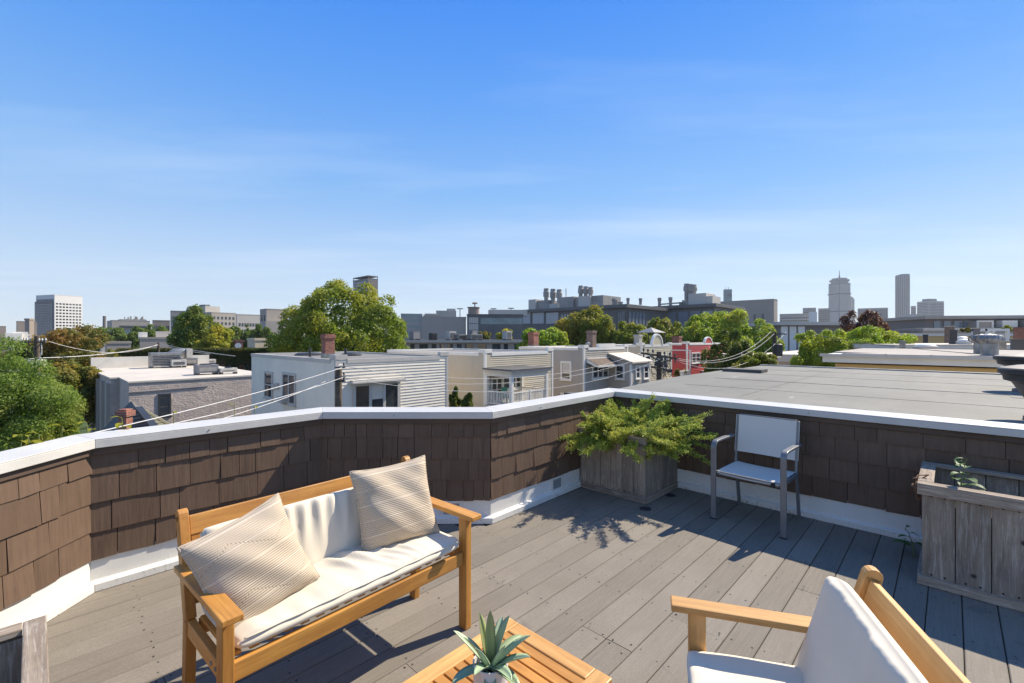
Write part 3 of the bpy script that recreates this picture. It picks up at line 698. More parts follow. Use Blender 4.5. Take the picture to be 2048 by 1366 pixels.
# patio armchair of metal and sling mesh
M['gunmetal'] = plain('grey_powder_coat', (.19,.195,.2), .4, .08, 10, metal=.3)
def slingmat():
    m = N('grey_sling_mesh'); v = m.coord(); a = m.n('TexWave'); a.inputs['Scale'].default_value = 90; a.bands_direction = 'X'; m.l(v, a.inputs['Vector'])
    c = m.mix(m.rng(a.outputs['Fac'], .3, .7), (.60,.565,.50), (.70,.66,.585)); m.col(c).set(.7).bump(a.outputs['Fac'], .2, .001); return m.m
M['sling'] = slingmat()
l1 = P(1427, 1037, dfloor(1037)); l2 = P(1567, 1077, dfloor(1077))
pd = l2-l1; prz = math.atan2(pd.y, pd.x); pw = Vector((pd.x,pd.y)).length; po = (l1+l2)/2; po.z = 0
pch = thing('patio_chair', 'grey metal patio armchair with pale mesh sling by the right wall', 'chair', po, prz)
for s in (-1, 1):
    x = s*pw/2
    def arc(c, r, a0, a1, n=7): return [(x, c[0]+r*math.cos(a0+(a1-a0)*k/n), c[1]+r*math.sin(a0+(a1-a0)*k/n)) for k in range(n+1)]
    pts = [(x, .0, 0), (x, .0, .59)] + arc((.055, .59), .055, math.pi, math.pi/2)[1:] + [(x, .2, .648), (x, .40, .645)]
    lg_ = MB(); sec = []
    for k in range(len(pts)):                                                 # flat bar following the arc
        p = Vector(pts[k]); d = (Vector(pts[min(k+1,len(pts)-1)]) - Vector(pts[max(k-1,0)])).normalized(); nrm = Vector((0, d.z, -d.y))
        for i, j in ((-1,-1),(1,-1),(1,1),(-1,1)): sec.append(p + Vector((1,0,0))*(i*.021) + nrm*(j*.0095))
    fs = [(0,1,2,3),tuple(range(len(sec)-4, len(sec)))[::-1]]
    for k in range(len(pts)-1):
        for q in range(4): fs.append((k*4+q, (k+1)*4+q, (k+1)*4+(q+1)%4, k*4+(q+1)%4))
    lg_.add(sec, fs); lg_.build('front_leg_and_arm', M['gunmetal'], pch, bevel=.004)
    bk = MB(); bk.bar((x-s*.025, .50, 0), (x-s*.025, .415, .40), .02, .036, up=(0,1,0)); bk.bar((x-s*.025, .4151, .4003), (x-s*.025, .475, .825), .02, .03, up=(0,1,0))
    bk.build('back_leg', M['gunmetal'], pch, bevel=.004)
    MB().box((-.011,0.011,.375),(.011,.425,.405)).build('side_rail', M['gunmetal'], pch, loc=(x-s*.022, 0, 0), bevel=.003)
    MB().box((-.023,-.014,0),(.023,.014,.008)).build('foot_cap', M['black'], pch, loc=(x, .0, 0.0005))
MB().box((-pw/2+.034,.012,.372),(pw/2-.034,.036,.402)).build('front_rail', M['gunmetal'], pch, bevel=.003)
MB().box((-pw/2+.036,.474,.815),(pw/2-.036,.488,.832)).build('top_bar', M['gunmetal'], pch, bevel=.003)
se = MB(); nx, ny = 10, 16; vs = []
for j in range(ny+1):
    for i in range(nx+1):
        s = -1+2*i/nx; y = .008+.42*j/ny; z = .412 - .018*(1-s*s)*(.5+.5*math.sin(math.pi*j/ny)) - .018*max(0, 1-j/2.0) + .0*y
        vs.append((s*(pw/2-.03), y, z))
n1 = nx+1
se.add(vs + [(a,b,c-.004) for a,b,c in vs], [(j*n1+i,j*n1+i+1,(j+1)*n1+i+1,(j+1)*n1+i) for j in range(ny) for i in range(nx)] + [tuple(len(vs)+q for q in (j*n1+i,j*n1+i+1,(j+1)*n1+i+1,(j+1)*n1+i))[::-1] for j in range(ny) for i in range(nx)] +
       [(i, len(vs)+i, len(vs)+i+1, i+1) for i in range(nx)])
se.build('seat_sling', M['sling'], pch, smooth=50)
ba = MB(); vs = []
for j in range(ny+1):
    for i in range(nx+1):
        s = -1+2*i/nx; z = .505 + .318*j/ny; y = .418+ (z-.40)*.141 + .012*(1-s*s) - .016
        vs.append((s*(pw/2-.012), y, z))
ba.add(vs + [(a,b+.005,c) for a,b,c in vs], [(j*n1+i,j*n1+i+1,(j+1)*n1+i+1,(j+1)*n1+i) for j in range(ny) for i in range(nx)] + [tuple(len(vs)+q for q in (j*n1+i,j*n1+i+1,(j+1)*n1+i+1,(j+1)*n1+i))[::-1] for j in range(ny) for i in range(nx)] +
       [(ny*n1+i, ny*n1+i+1, len(vs)+ny*n1+i+1, len(vs)+ny*n1+i) for i in range(nx)] + [(j*n1, (j+1)*n1, len(vs)+(j+1)*n1, len(vs)+j*n1) for j in range(ny)])
ba.build('back_sling', M['sling'], pch, smooth=50)
MB().box((-.016,0,0),(.016,.004,.035)).build('tag', M['black'], pch, loc=(pw/2-.075, .006, .365))
# ------------------------------------------------------------------ ground
M['asphalt'] = plain('street_ground', (.075,.073,.07), .9, .3, .05, fine=.1)
M['sandlot'] = plain('tan_parking_lot', (.33,.26,.17), .95, .15, .15, fine=.1)
M['grass'] = plain('rough_grass', (.05,.085,.025), .95, .35, .3, fine=.3)
g = MB(); g.add([(-9000,-3000,GZ),(9000,-3000,GZ),(9000,12000,GZ),(-9000,12000,GZ)], [(0,1,2,3)])
tag(g.build('ground', M['asphalt']), 'dark street level ground stretching away between the houses', kind='structure')
def sheet(name, pts, mat, lab, dz):
    MBs = MB().add([(p[0], p[1], GZ+dz) for p in pts], [tuple(range(len(pts)))]); o = MBs.build(name, mat); tag(o, lab, kind='structure')
sheet('parking_lot', [P(118,800,70).xy, P(205,800,70).xy, P(230,800,56).xy, P(100,800,56).xy], M['sandlot'], 'pale tan lot behind the left trees', .02)
sheet('yard', [P(-300,800,52).xy, P(185,800,52).xy, P(185,800,14).xy, P(-300,800,14).xy], M['grass'], 'green yard under the trees on the left', .012)

# ------------------------------------------------------------------ building blocks
def siding(lo, hi, face, pitch, proud=.034):
    """clapboards as real overlapping strips. face 'front' (y = const, facing -y) or 'left' (x = const, facing -x); lo/hi = (a, z)"""
    mb = MB(); z = lo[1]
    while z < hi[1] - .01:
        z2 = min(z+pitch, hi[1]); a, b = lo[0], hi[0]
        if face == 'front': vs = [(a,-proud,z),(b,-proud,z),(b,-.002,z2),(a,-.002,z2),(a,0,z),(b,0,z)]; fs = [(0,1,2,3),(4,5,1,0)]
        else: vs = [(-proud,a,z),(-proud,b,z),(-.002,b,z2),(-.002,a,z2),(0,a,z),(0,b,z)]; fs = [(3,2,1,0),(0,1,5,4)]
        mb.add(vs, fs); z = z2
    return mb
def window(root, face, a0, a1, z0, z1, frame_mat, y0=0., cols=1, mullion=True, blind=0, name='window', fr=.1, sill=True, proud=.095):
    """window with frame, sash bars, pane and sill; its own part with sub-parts. face as above; y0 = offset of the wall plane"""
    f = MB()
    def bx(p, q, d0, d1):
        lo = [p[0], p[1]]; hi = [q[0], q[1]]
        if face == 'front': f.box((lo[0], y0-d1, lo[1]), (hi[0], y0-d0, hi[1]))
        else: f.box((y0-d1, lo[0], lo[1]), (y0-d0, hi[0], hi[1]))
    bx((a0,z0),(a0+fr,z1),0,proud); bx((a1-fr,z0),(a1,z1),0,proud); bx((a0+fr,z1-fr),(a1-fr,z1),0,proud-.002); bx((a0+fr,z0),(a1-fr,z0+fr*.8),0,proud-.002)
    w = (a1-a0-2*fr)/cols
    for k in range(1, cols): bx((a0+fr+w*k-fr*.45,z0+fr*.8),(a0+fr+w*k+fr*.45,z1-fr),0,proud-.004)
    zm = (z0+z1)/2
    if mullion: bx((a0+fr,zm-.03),(a1-fr,zm+.03),0,proud-.016)
    if sill: bx((a0-.04,z0-.07),(a1+.04,z0),0,proud+.05)
    wnd = f.build(name, frame_mat, root)
    for k in range(cols):
        x0, x1 = a0+fr+w*k, a0+fr+w*(k+1); p = MB()
        if face == 'front': p.box((x0, y0-.05, z0+fr*.8), (x1, y0-.001, z1-fr))
        else: p.box((y0-.05, x0, z0+fr*.8), (y0-.001, x1, z1-fr))
        p.build('pane', M['glass'], wnd)
        if blind and (cols == 1 or k == cols//2):
            q = MB(); zb = z1-fr-(z1-z0)*blind
            if face == 'front': q.box((x0+.02, y0-.058, zb), (x1-.02, y0-.052, z1-fr))
            else: q.box((y0-.058, x0+.02, zb), (y0-.052, x1-.02, z1-fr))
            q.build('blind', M['blind'], wnd)
    return wnd
def chimney(root, x, y, z, w, h, mat, flue=True, base=None, d=None, taper=False):
    d = d or w; c = MB(); c.box((x-w/2,y-d/2,z),(x+w/2,y+d/2,z+h-.22)); c.box((x-w/2-.05,y-d/2-.05,z+h-.22),(x+w/2+.05,y+d/2+.05,z+h-.05)); c.box((x-w/2,y-d/2,z+h-.05),(x+w/2,y+d/2,z+h))
    ch = c.build('chimney', mat, root)
    if base: MB().box((x-w/2-.02,y-d/2-.02,z-.02),(x+w/2+.02,y+d/2+.02,z+base)).build('flashing', M['galv'], ch)
    return ch
def sidingmat(name, c):
    m = N(name); v = m.coord(); s = m.coord((2.2, 2.2, .12))
    col = m.mix(m.rng(m.noise(v, .6, 5), .3, .7), sc(c, .93), sc(c, 1.05)); col = m.mix(m.rng(m.noise(s, 1.4, 5, .65), .52, .75, 0, .3), col, sc(c, .72))
    col = m.mix(m.rng(m.noise(v, 9, 3), .6, .75, 0, .15), col, sc(c, .7)); m.col(col).set(.55); return m.m
M['s_white'] = sidingmat('white_vinyl_siding', (.76,.69,.575)); M['s_beige'] = sidingmat('beige_siding', (.56,.475,.34))
M['s_grey'] = sidingmat('grey_siding', (.42,.37,.305)); M['s_cream'] = sidingmat('cream_siding', (.62,.54,.38))
M['s_red'] = sidingmat('red_siding', (.5,.062,.055)); M['s_yellow'] = sidingmat('yellow_siding', (.55,.385,.16)); M['s_pale'] = sidingmat('pale_grey_siding', (.55,.5,.42))
M['greytrim'] = plain('grey_trim', (.5,.47,.42), .5, .06, 2)

FRONT = -21.04                                                                # V of the common front line
def row_house(name, lab, px0, px1, pxfar, ztop, mat, trim, pitch, D=None, step=.22, coping=.2, roofmat='roofgrey', left_pitch=None):
    y0 = onV(px0, FRONT); U0 = toUV((ray(px0)*y0, y0))[0]; y1 = onV(px1, FRONT); U1 = toUV((ray(px1)*y1, y1))[0]
    if D is None:
        yf = onU(pxfar, U0); D = FRONT - toUV((ray(pxfar)*yf, yf))[1]
    Wd = U1-U0; o = uv(U0, FRONT, GZ); H = ztop - GZ
    t = thing(name, lab, 'house', o, TH, 'flat roofed row houses across the street')
    MB().box((0,0,0),(Wd,D,H-.12)).build('wall', mat, t)
    MB().box((.18,.18,H-.118),(Wd-.18,D-.18,H-.09)).build('roof', M[roofmat], t)
    s = siding((.12, 3.0),(Wd-.12, H-.02),'front',pitch); s.build('front_siding', mat, t)['kind'] = 'stuff'
    lp = left_pitch or pitch
    s = siding((.12, 3.0),(D-.1, H-.02),'left',lp*1.15, .034); s.build('side_siding', mat, t)['kind'] = 'stuff'
    MB().box((-.045,-.045,0),(.12,.10,H)).build('corner_board', trim, t); MB().box((Wd-.12,-.045,0),(Wd+.03,.1,H)).build('corner_board', trim, t)
    c = MB(); w = .12
    c.box((.55,-.05,H-coping),(Wd-.55,.17,H)); c.box((-.05,-.06,H-.0),(.55,.2,H+step)); c.box((Wd-.55,-.06,H),(Wd+.05,.2,H+step))
    c.box((-.04,.55,H-coping),(.17,D,H)); c.box((-.06,.201,H),(.19,.55,H+step))
    c.box((.05,D-.17,H-coping),(Wd,D+.03,H)); c.box((Wd-.17,.2,H-coping),(Wd+.03,D-.17,H))
    c.build('coping', trim, t)
    return t, Wd, D, H, U0
def loc_front(px, U0): y = onV(px, FRONT); return toUV((ray(px)*y, y))[0] - U0, y
def loc_left(px, U0): y = onU(px, U0); return FRONT - toUV((ray(px)*y, y))[1], y
def hz(py, y): return zat(py, y) - GZ

# house 1, white
t, Wd, D, H, U0 = row_house('row_house', 'white clapboard flat roofed house with a red brick chimney, directly behind the leaning pole', 672, 895, 503, .47, M['s_white'], M['greytrim'], .157, left_pitch=.12)
h1 = t
a, ya = loc_front(704, U0); b, yb = loc_front(799, U0); ym = (ya+yb)/2
window(t, 'front', a, b, hz(826, ym), hz(763, ym), M['greytrim'], cols=3, mullion=False, blind=.45, name='bay_window', fr=.16, proud=.1)
hd = MB(); hd.box((a-.15,-.42,hz(763,ym)),(b+.12,0,hz(763,ym)+.07)); hd.box((a-.1,-.3,hz(763,ym)+.07),(b+.08,0,hz(763,ym)+.16)); hd.build('window_hood', M['greytrim'], t)
for pa, pb, zt, zb, cols in ((531,547,743,796,1),(567,593,746,808,2)):
    b_, y1 = loc_left(pa, U0); a_, y2 = loc_left(pb, U0); y = (y1+y2)/2
    window(t, 'left', a_, b_, hz(zb,y), hz(zt,y), M['greytrim'], cols=cols, mullion=(cols==1), fr=.12, proud=.095)
b_, y1 = loc_left(568, U0); ac = MB(); ac.box((-.42,b_-.75,hz(803,y1)),(-.06,b_-.1,hz(791,y1))); ac.build('air_conditioner', M['ac'], t)
mt, y1 = loc_left(556, U0); m = MB(); m.box((-.16,mt-.25,hz(778,y1)),(0,mt+.05,hz(766,y1))); m.box((-.12,mt+.3,hz(780,y1)),(0,mt+.8,hz(769,y1))); m.build('meter_box', M['ac'], t)
u_, y_ = loc_left(656, U0)
yc = 24.2; q = P(656, 707, yc); lq = (toUV(q)[0]-U0, FRONT-toUV(q)[1])
chimney(t, lq[0], lq[1], H-.1, .5, hz(668, yc)-(H-.1), M['brick'], base=.32)
for px, py, d in ((620,690,27),(691,688,26)):
    q = P(px, py, d); MB().tube([(toUV(q)[0]-U0, FRONT-toUV(q)[1], H-.1),(toUV(q)[0]-U0, FRONT-toUV(q)[1], H+.45)], .07, 10).build('vent_pipe', M['dark'], t)
for px, py, d, r in ((617,695,29.5,.8),(703,690,29,.6)):
    q = P(px, py, d); sk = MB(); sk.lathe([(r,0),(r+.04,.06),(r*.8,.16),(.01,.2)], (toUV(q)[0]-U0, FRONT-toUV(q)[1], H-.09), 16); sk.build('roof_hatch', M['dark'], t)
# house 2, beige with porch
t, Wd, D, H, U0 = row_house('row_house', 'beige clapboard house with a covered white porch and balcony', 970, 1105, 775, .55, M['s_beige'], M['white'], .13)
h2 = t
yp = onU(1022, toUV((ray(970)*onV(970,FRONT), onV(970,FRONT)))[0]); Vp = toUV((ray(1022)*yp, yp))[1]; pj = Vp-FRONT
yr = onV(1092, Vp); pl = toUV((ray(1092)*yr, yr))[0]-U0
zr = hz(741, yp); zf = hz(816, yp); zl = hz(786, yp)
po_ = MB(); po_.box((-.25,-pj-.3,zr-.02),(pl+.3,-.03,zr+.06)); po_.build('porch_roof', M['roofdark'], t)
pe = MB(); pe.box((-.2,-pj-.25,zr-.14),(pl+.25,-.03,zr-.02)); pe.build('porch_eave', M['greytrim'], t)
pe = MB(); pe.box((-.05,-pj-.08,zr-.42),(pl+.1,-pj+.08,zr-.14)); pe.box((-.05,-pj+.08,zr-.42),(.1,-.03,zr-.14)); pe.box((pl-.05,-pj+.08,zr-.42),(pl+.1,-.03,zr-.14)); pe.build('porch_beam', M['offwhite'], t)
MB().box((-.05,-pj-.1,zf-.2),(pl+.1,-.03,zf)).build('porch_floor', M['greytrim'], t)
for x, y in ((.05,-pj),(pl+.02,-pj),(.05,-.14),(pl+.02,-.14)):
    MB().box((x-.1,y-.1,0),(x+.1,y+.1,zr-.42)).build('porch_post', M['white'], t)
MB().box((pl*.52-.05,-pj-.05,zf),(pl*.52+.05,-pj+.05,zl+.08)).build('newel_post', M['white'], t)
rl = MB(); rl.box((.15,-pj-.04,zl-.07),(pl-.08,-pj+.04,zl)); rl.box((.15,-pj-.03,zf+.08),(pl-.08,-pj+.03,zf+.14)); rl.box((.01,-pj+.1,zl-.07),(.09,-.24,zl)); rl.box((.02,-pj+.1,zf+.08),(.08,-.24,zf+.14))
rl.box((pl-.02,-pj+.1,zl-.07),(pl+.06,-.24,zl)); rl.build('hand_rail', M['white'], t)
x = .26
bal = MB().box((-.02,-.02,0),(.02,.02,zl-.07-zf-.14)).build('baluster', M['white'], t, loc=(x,-pj,zf+.14))
while x < pl-.25: x += .135; inst(bal, t, (x,-pj,zf+.14))
y = -pj+.2
while y < -.3: inst(bal, t, (.05,y,zf+.14)); inst(bal, t, (pl+.02,y,zf+.14)); y += .135
window(t, 'front', pl*.45, pl*1.06, zf+.75, zr-.55, M['white'], cols=3, mullion=True, fr=.14, name='porch_window', proud=.1)
window(t, 'front', .45, 1.5, zf+.05, zr-.6, M['white'], cols=2, mullion=True, fr=.12, name='porch_door', sill=False)
pc_ = MB(); pc_.cbox((.95,-1.0,zf+.42),(.5,.5,.06)); pc_.cbox((.95,-.76,zf+.75),(.5,.06,.6)); 
for sx in (-.2,.2):
    for sy in (-.2,.2): pc_.cbox((.95+sx,-1.0+sy,zf+.2),(.05,.05,.38))
M['greenchair'] = plain('green_plastic', (.08,.3,.2), .5); hb = P(1004,785,onV(1004,FRONT+1)); 
o = thing('porch_chair', 'small green chair standing on the white porch', 'chair', uv(U0, FRONT, GZ), TH); pc_.build('chair_body', M['greenchair'], o)
# house 3, grey with bump-out and pent roof
t, Wd, D, H, U0 = row_house('row_house', 'grey clapboard house with a brown shingled pent roof and side addition', 1168, 1255, 1038, .70, M['s_grey'], M['white'], .16, roofmat='roofwhite', left_pitch=.12)
h3 = t
b_, y1 = loc_left(1122, U0); a_, y2 = loc_left(1144, U0); y = (y1+y2)/2
window(t, 'left', a_, b_, hz(760,y), hz(722,y), M['white'], blind=.55, fr=.17, proud=.095)
window(t, 'left', a_, b_, hz(825,y), hz(786,y), M['white'], fr=.17, proud=.095)
ct = MB(); ct.box((Wd*.3,-.055,H),(Wd*.68,.18,H+.3)); ct.build('parapet_step', M['white'], t)
xa, y1 = loc_front(1183, U0); xb, y2 = loc_front(1216, U0); y = (y1+y2)/2
window(t, 'front', xa, xb, hz(757,y), hz(728,y), M['white'], cols=3, fr=.16, proud=.09)
M['brownshingle'] = plain('brown_roof_shingle', (.17,.125,.095), .9, .25, 3, fine=.25)
x0, _ = loc_front(1172, U0); x1, _ = loc_front(1221, U0); zp0, zp1 = hz(716,y), hz(729,y)
pr = MB(); n = 7
for k in range(n):
    f0, f1 = k/n, (k+1)/n
    pr.add([(x0+.25*f0,-.05-1.0*f0,zp0+(zp1-zp0)*f0),(x1-.1,-.05-1.0*f0,zp0+(zp1-zp0)*f0),(x1-.1,-.05-1.0*f1,zp0+(zp1-zp0)*f1+.03),(x0+.25*f1,-.05-1.0*f1,zp0+(zp1-zp0)*f1+.03),
            (x0+.25*f1,-.05-1.0*f1,zp0+(zp1-zp0)*f1),(x1-.1,-.05-1.0*f1,zp0+(zp1-zp0)*f1)], [(0,3,2,1),(3,4,5,2)])
pr.build('pent_roof', M['brownshingle'], t)
prt = MB(); prt.add([(x0,-.04,zp0-.02),(x0+.25,-1.05,zp1-.02),(x0+.25,-1.05,zp1-.16),(x0,-.04,zp0-.3)],[(0,1,2,3)]); prt.bar((x0,-.06,zp0+.02),(x1,-.06,zp0+.02),.12,.1); prt.bar((x0+.2,-1.06,zp1-.05),(x1,-1.06,zp1-.05),.06,.14)
prt.build('pent_trim', M['white'], t)
# addition on house 3: left wall runs from the front out towards the street
U_ad = U0 + loc_front(1217, U0)[0]; ye = onU(1262, U_ad); Va = toUV((ray(1262)*ye, ye))[1]; pj3 = Va-FRONT; ax0 = U_ad-U0
ax1 = ax0 + (toUV((ray(1299)*onV(1299,Va), onV(1299,Va)))[0]-U_ad)
zt0, zt1 = hz(709, onU(1222,U_ad)), hz(727, ye)
ad_ = MB(); ad_.add([(ax0,0,0),(ax1,0,0),(ax1,-pj3,0),(ax0,-pj3,0),(ax0,0,zt0),(ax1,0,zt0),(ax1,-pj3,zt1),(ax0,-pj3,zt1)], [(0,1,2,3),(4,7,6,5),(0,3,7,4),(1,5,6,2),(3,2,6,7)])
ad_.build('addition_wall', M['s_grey'], t)
ar = MB(); ar.add([(ax0-.15,0,zt0+.02),(ax1+.2,0,zt0+.02),(ax1+.2,-pj3-.25,zt1),(ax0-.15,-pj3-.25,zt1),(ax0-.15,0,zt0+.14),(ax1+.2,0,zt0+.14),(ax1+.2,-pj3-.25,zt1+.12),(ax0-.15,-pj3-.25,zt1+.12)], [(0,3,2,1),(4,5,6,7),(0,1,5,4),(1,2,6,5),(2,3,7,6),(3,0,4,7)])
ar.build('addition_roof', M['roofwhite'], t)
yl, y1 = (FRONT-toUV((ray(1231)*onU(1231,U_ad),onU(1231,U_ad)))[1]), onU(1231,U_ad); yk = (FRONT-toUV((ray(1250)*onU(1250,U_ad),onU(1250,U_ad)))[1])
window(t, 'left', yk, yl, hz(760,y1-1), hz(730,y1-1), M['white'], y0=ax0, fr=.15, proud=.095)
for pa, pb in ((1270,1279),(1286,1296)):
    xa = toUV((ray(pa)*onV(pa,Va),onV(pa,Va)))[0]-U0; xb = toUV((ray(pb)*onV(pb,Va),onV(pb,Va)))[0]-U0; yy = onV(pa,Va)
    window(t, 'front', xa, xb, hz(758,yy), hz(731,yy), M['white'], y0=-pj3, fr=.13, proud=.095)
sd = siding((.1,3.0),(ax1-ax0-.1, zt1-.1),'front',.16); so_ = sd.build('addition_siding', M['s_grey'], t, loc=(ax0,-pj3,0)); so_['kind'] = 'stuff'
MB().box((ax0-.045,-pj3-.045,0),(ax0+.14,-pj3+.1,zt1-.02)).build('corner_board', M['white'], t); MB().box((ax1-.12,-pj3-.045,0),(ax1+.03,-pj3+.1,zt1-.02)).build('corner_board', M['white'], t)
q = P(1183, 684, 41); chimney(t, toUV(q)[0]-U0, FRONT-toUV(q)[1], H-.12, .62, hz(661,41)-H+.12, M['brickbrown'])
q = P(1176, 686, 39); MB().lathe([(.12,0),(.12,.3),(.2,.32),(.2,.45),(.02,.55)], (toUV(q)[0]-U0, FRONT-toUV(q)[1], H-.1), 12).build('roof_vent', M['galv'], t)
q = P(1073, 690, 44); chimney(h2, toUV(q)[0]-19.95, FRONT-toUV(q)[1], 8.5-.1, .72, zat(664,44)-GZ-8.4, M['brick'], base=.4)
# house 4, cream with arched crest
t, Wd, D, H, U0 = row_house('row_house', 'cream clapboard house with a small arched crest on its parapet', 1283, 1343, 1200, .80, M['s_cream'], M['white'], .17, roofmat='roofwhite', left_pitch=.13)
def crest(root, cx, w, h, zb, mat, inner):
    n = 12; out = MB(); vs = []
    for k in range(n+1):
        a = math.pi*k/n
        for r in (1., .86): vs += [(cx+w/2*r*-math.cos(a), -.08, zb+h*r*math.sin(a)), (cx+w/2*r*-math.cos(a), .18, zb+h*r*math.sin(a))]
    fs = []
    for k in range(n):
        i, j = k*4, (k+1)*4; fs += [(i,i+2,j+2,j),(i,j,j+1,i+1),(i+2,i+3,j+3,j+2),(i+1,j+1,j+3,i+3)]
    out.add(vs, fs); o = out.build('crest', mat, root)
    inn = MB(); pts = [(cx+w/2*.87*-math.cos(math.pi*k/n), zb+h*.87*math.sin(math.pi*k/n)) for k in range(n+1)]
    inn.add([(x,-.03,z) for x,z in pts]+[(x,.15,z) for x,z in pts], [tuple(range(n+1)), tuple(range(n+1,2*n+2))[::-1]]); inn.build('crest_panel', inner, o)
crest(t, Wd*.5, 2.3, 1.15, H-.05, M['white'], M['s_cream'])
xa, y1 = loc_front(1318, U0); xb, y2 = loc_front(1333, U0)
window(t, 'front', xa, xb, hz(738,y1), hz(708,y1), M['white'], cols=2, fr=.15, proud=.1)
xa, y1 = loc_front(1288, U0); xb, y2 = loc_front(1300, U0); window(t, 'front', xa, xb, hz(738,y1), hz(710,y1), M['white'], cols=1, fr=.15, proud=.1)
x0, yy = loc_front(1322, U0); zz = hz(750,yy); zz2 = hz(740,yy); bo_ = MB(); bo_.box((x0,-2.0,zz-.9),(Wd+.1,-.03,zz-.75)); bo_.box((x0,-2.0,zz2-.1),(Wd+.1,-1.9,zz2)); bo_.box((Wd-.05,-2.0,zz-3),(Wd+.05,-1.9,zz+2.4)); bo_.box((Wd-.06,-2.05,zz+2.4),(Wd+.06,-.03,zz+2.5)); bo_.build('balcony', M['white'], t)
bb = MB().box((-.03,-.03,0),(.03,.03,zz2-.1-zz+.75)).build('baluster', M['white'], t, loc=(x0+.1,-1.95,zz-.75))
for k in range(1, int((Wd-x0)/.22)): inst(bb, t, (x0+.1+.22*k,-1.95,zz-.75))
q = P(1276, 683, 50); chimney(t, toUV(q)[0]-U0, FRONT-toUV(q)[1], H-.1, .65, hz(669,50)-H+.1, M['concrete'])
# house 5, red
t, Wd, D, H, U0 = row_house('row_house', 'bright red clapboard house with a white arched parapet', 1374, 1450, 1330, .86, M['s_red'], M['white'], .2, roofmat='roofwhite', left_pitch=.14)
crest(t, Wd*.52, 2.4, .8, H-.05, M['white'], M['s_red'])
xa, y1 = loc_front(1382, U0); xb, y2 = loc_front(1399, U0); window(t, 'front', xa, xb, hz(727,y1), hz(705,y1), M['white'], cols=2, fr=.15, proud=.1)
xa, y1 = loc_front(1404, U0); window(t, 'front', xa, xa+1.2, hz(727,y1), hz(706,y1), M['white'], cols=1, fr=.15, proud=.1)
x0, yy = loc_front(1401, U0); zt_ = hz(724,yy); zb_ = hz(741,yy); bo_ = MB(); bo_.box((x0,-2.2,zb_-.25),(Wd+.5,-.03,zb_)); bo_.box((x0,-2.2,zt_-.1),(Wd+.5,-2.1,zt_)); bo_.build('balcony', M['greytrim'], t)
bb = MB().box((-.03,-.03,0),(.03,.03,zt_-.1-zb_)).build('baluster', M['white'], t, loc=(x0+.1,-2.15,zb_))
for k in range(1, int((Wd+.4-x0)/.2)): inst(bb, t, (x0+.1+.2*k,-2.15,zb_))
q = P(1354, 682, 57); chimney(t, toUV(q)[0]-U0, FRONT-toUV(q)[1], H-.1, .9, hz(672,57)-H+.1, M['brick'])
# awning canopy standing on a roof behind the cream house
o = P(1302, 680, 58); cv = thing('roof_canopy', 'dark pitched canopy on the roof behind the cream house', 'canopy', (o.x,o.y,1.05), TH)
k = MB(); k.add([(-1.6,-1.2,1.1),(1.6,-1.2,1.1),(1.6,1.2,1.1),(-1.6,1.2,1.1),(0,0,1.75)], [(0,1,4),(1,2,4),(2,3,4),(3,0,4),(3,2,1,0)]); k.build('canopy_top', M['acdark'], cv)
for x in (-1.5,1.5):
    for y in (-1.1,1.1): MB().box((x-.05,y-.05,-.3),(x+.05,y+.05,1.1)).build('post', M['dark'], cv)

# house 6: pale house behind the thin tree, with pole in front
def simple_house(name, lab, cat, px0, px1, pxfar, y0, ztop, mat, roofmat, trim, over=.3, zb=GZ, depth=None, fas=.25):
    """near corner on ray px0 at depth y0; front runs to px1, left side to pxfar"""
    c = P(px0, 0, y0); U0, V0 = toUV(c); y1 = onV(px1, V0); Wd = toUV((ray(px1)*y1, y1))[0]-U0
    if depth is None: yf = onU(pxfar, U0); depth = V0 - toUV((ray(pxfar)*yf, yf))[1]
    t = thing(name, lab, cat, (c.x, c.y, zb), TH); H = ztop-zb
    MB().box((0,0,0),(Wd,depth,H-fas)).build('wall', mat, t)
    MB().box((-over,-over,H-fas),(Wd+over,depth+over,H-.03)).build('fascia', trim, t)
    MB().box((-over-.03,-over-.03,H-.03),(Wd+over+.03,depth+over+.03,H+.03)).build('roof', M[roofmat], t)
    return t, Wd, depth, H, U0, V0
t, Wd, D, H, U0, V0_ = simple_house('row_house', 'pale grey house half hidden behind the dark thin tree', 'house', 1528, 1556, 1440, 50, -.4, M['s_pale'], 'roofwhite', M['white'], fas=.4)
for k in range(3): window(t, 'left', 4+3.2*k, 5.6+3.2*k, H-3.4, H-1.4, M['white'], fr=.2, cols=2, proud=.1)
window(t, 'front', .8, 2.0, H-3.4, H-1.4, M['white'], fr=.2, proud=.1)
t, Wd, D, H, U0, V0_ = simple_house('low_building', 'low grey sided building with a pale flat roof right of the far pole', 'building', 1598, 1760, 1520, 56, -.6, M['s_grey'], 'roofwhite', M['greytrim'], fas=.9)

# neighbour: big grey flat roof right behind the long parapet
nz_ = CAMZ-.85
t = thing('neighbour_rowhouse', 'adjoining house with a broad pale grey flat roof beyond the right parapet', 'house', uv(0,0,0), TH)
Ue = toUV(oCapO[4])[0] + .03
def membrane():
    m = N('grey_roof_membrane'); v = m.coord(); s = m.coord((.12, 1.6, 1), rot=(0,0,.0))
    c = m.mix(m.rng(m.noise(v, .5, 6, .65), .36, .64), (.137,.133,.117), (.184,.177,.153))
    c = m.mix(m.rng(m.noise(s, 1.3, 5, .65), .42, .75, 0, .5), c, (.215,.206,.178))
    c = m.mix(m.rng(m.noise(v, 2.2, 6, .7), .56, .7, 0, .5), c, (.1,.097,.086))
    c = m.mix(m.rng(m.noise(m.coord((.5,3,1), rot=(0,0,.5)), 1.7, 3), .71, .74, 0, .5), c, (.33,.31,.265))
    m.col(c).set(.8).bump(m.noise(v, 6, 4), .25, .01); return m.m
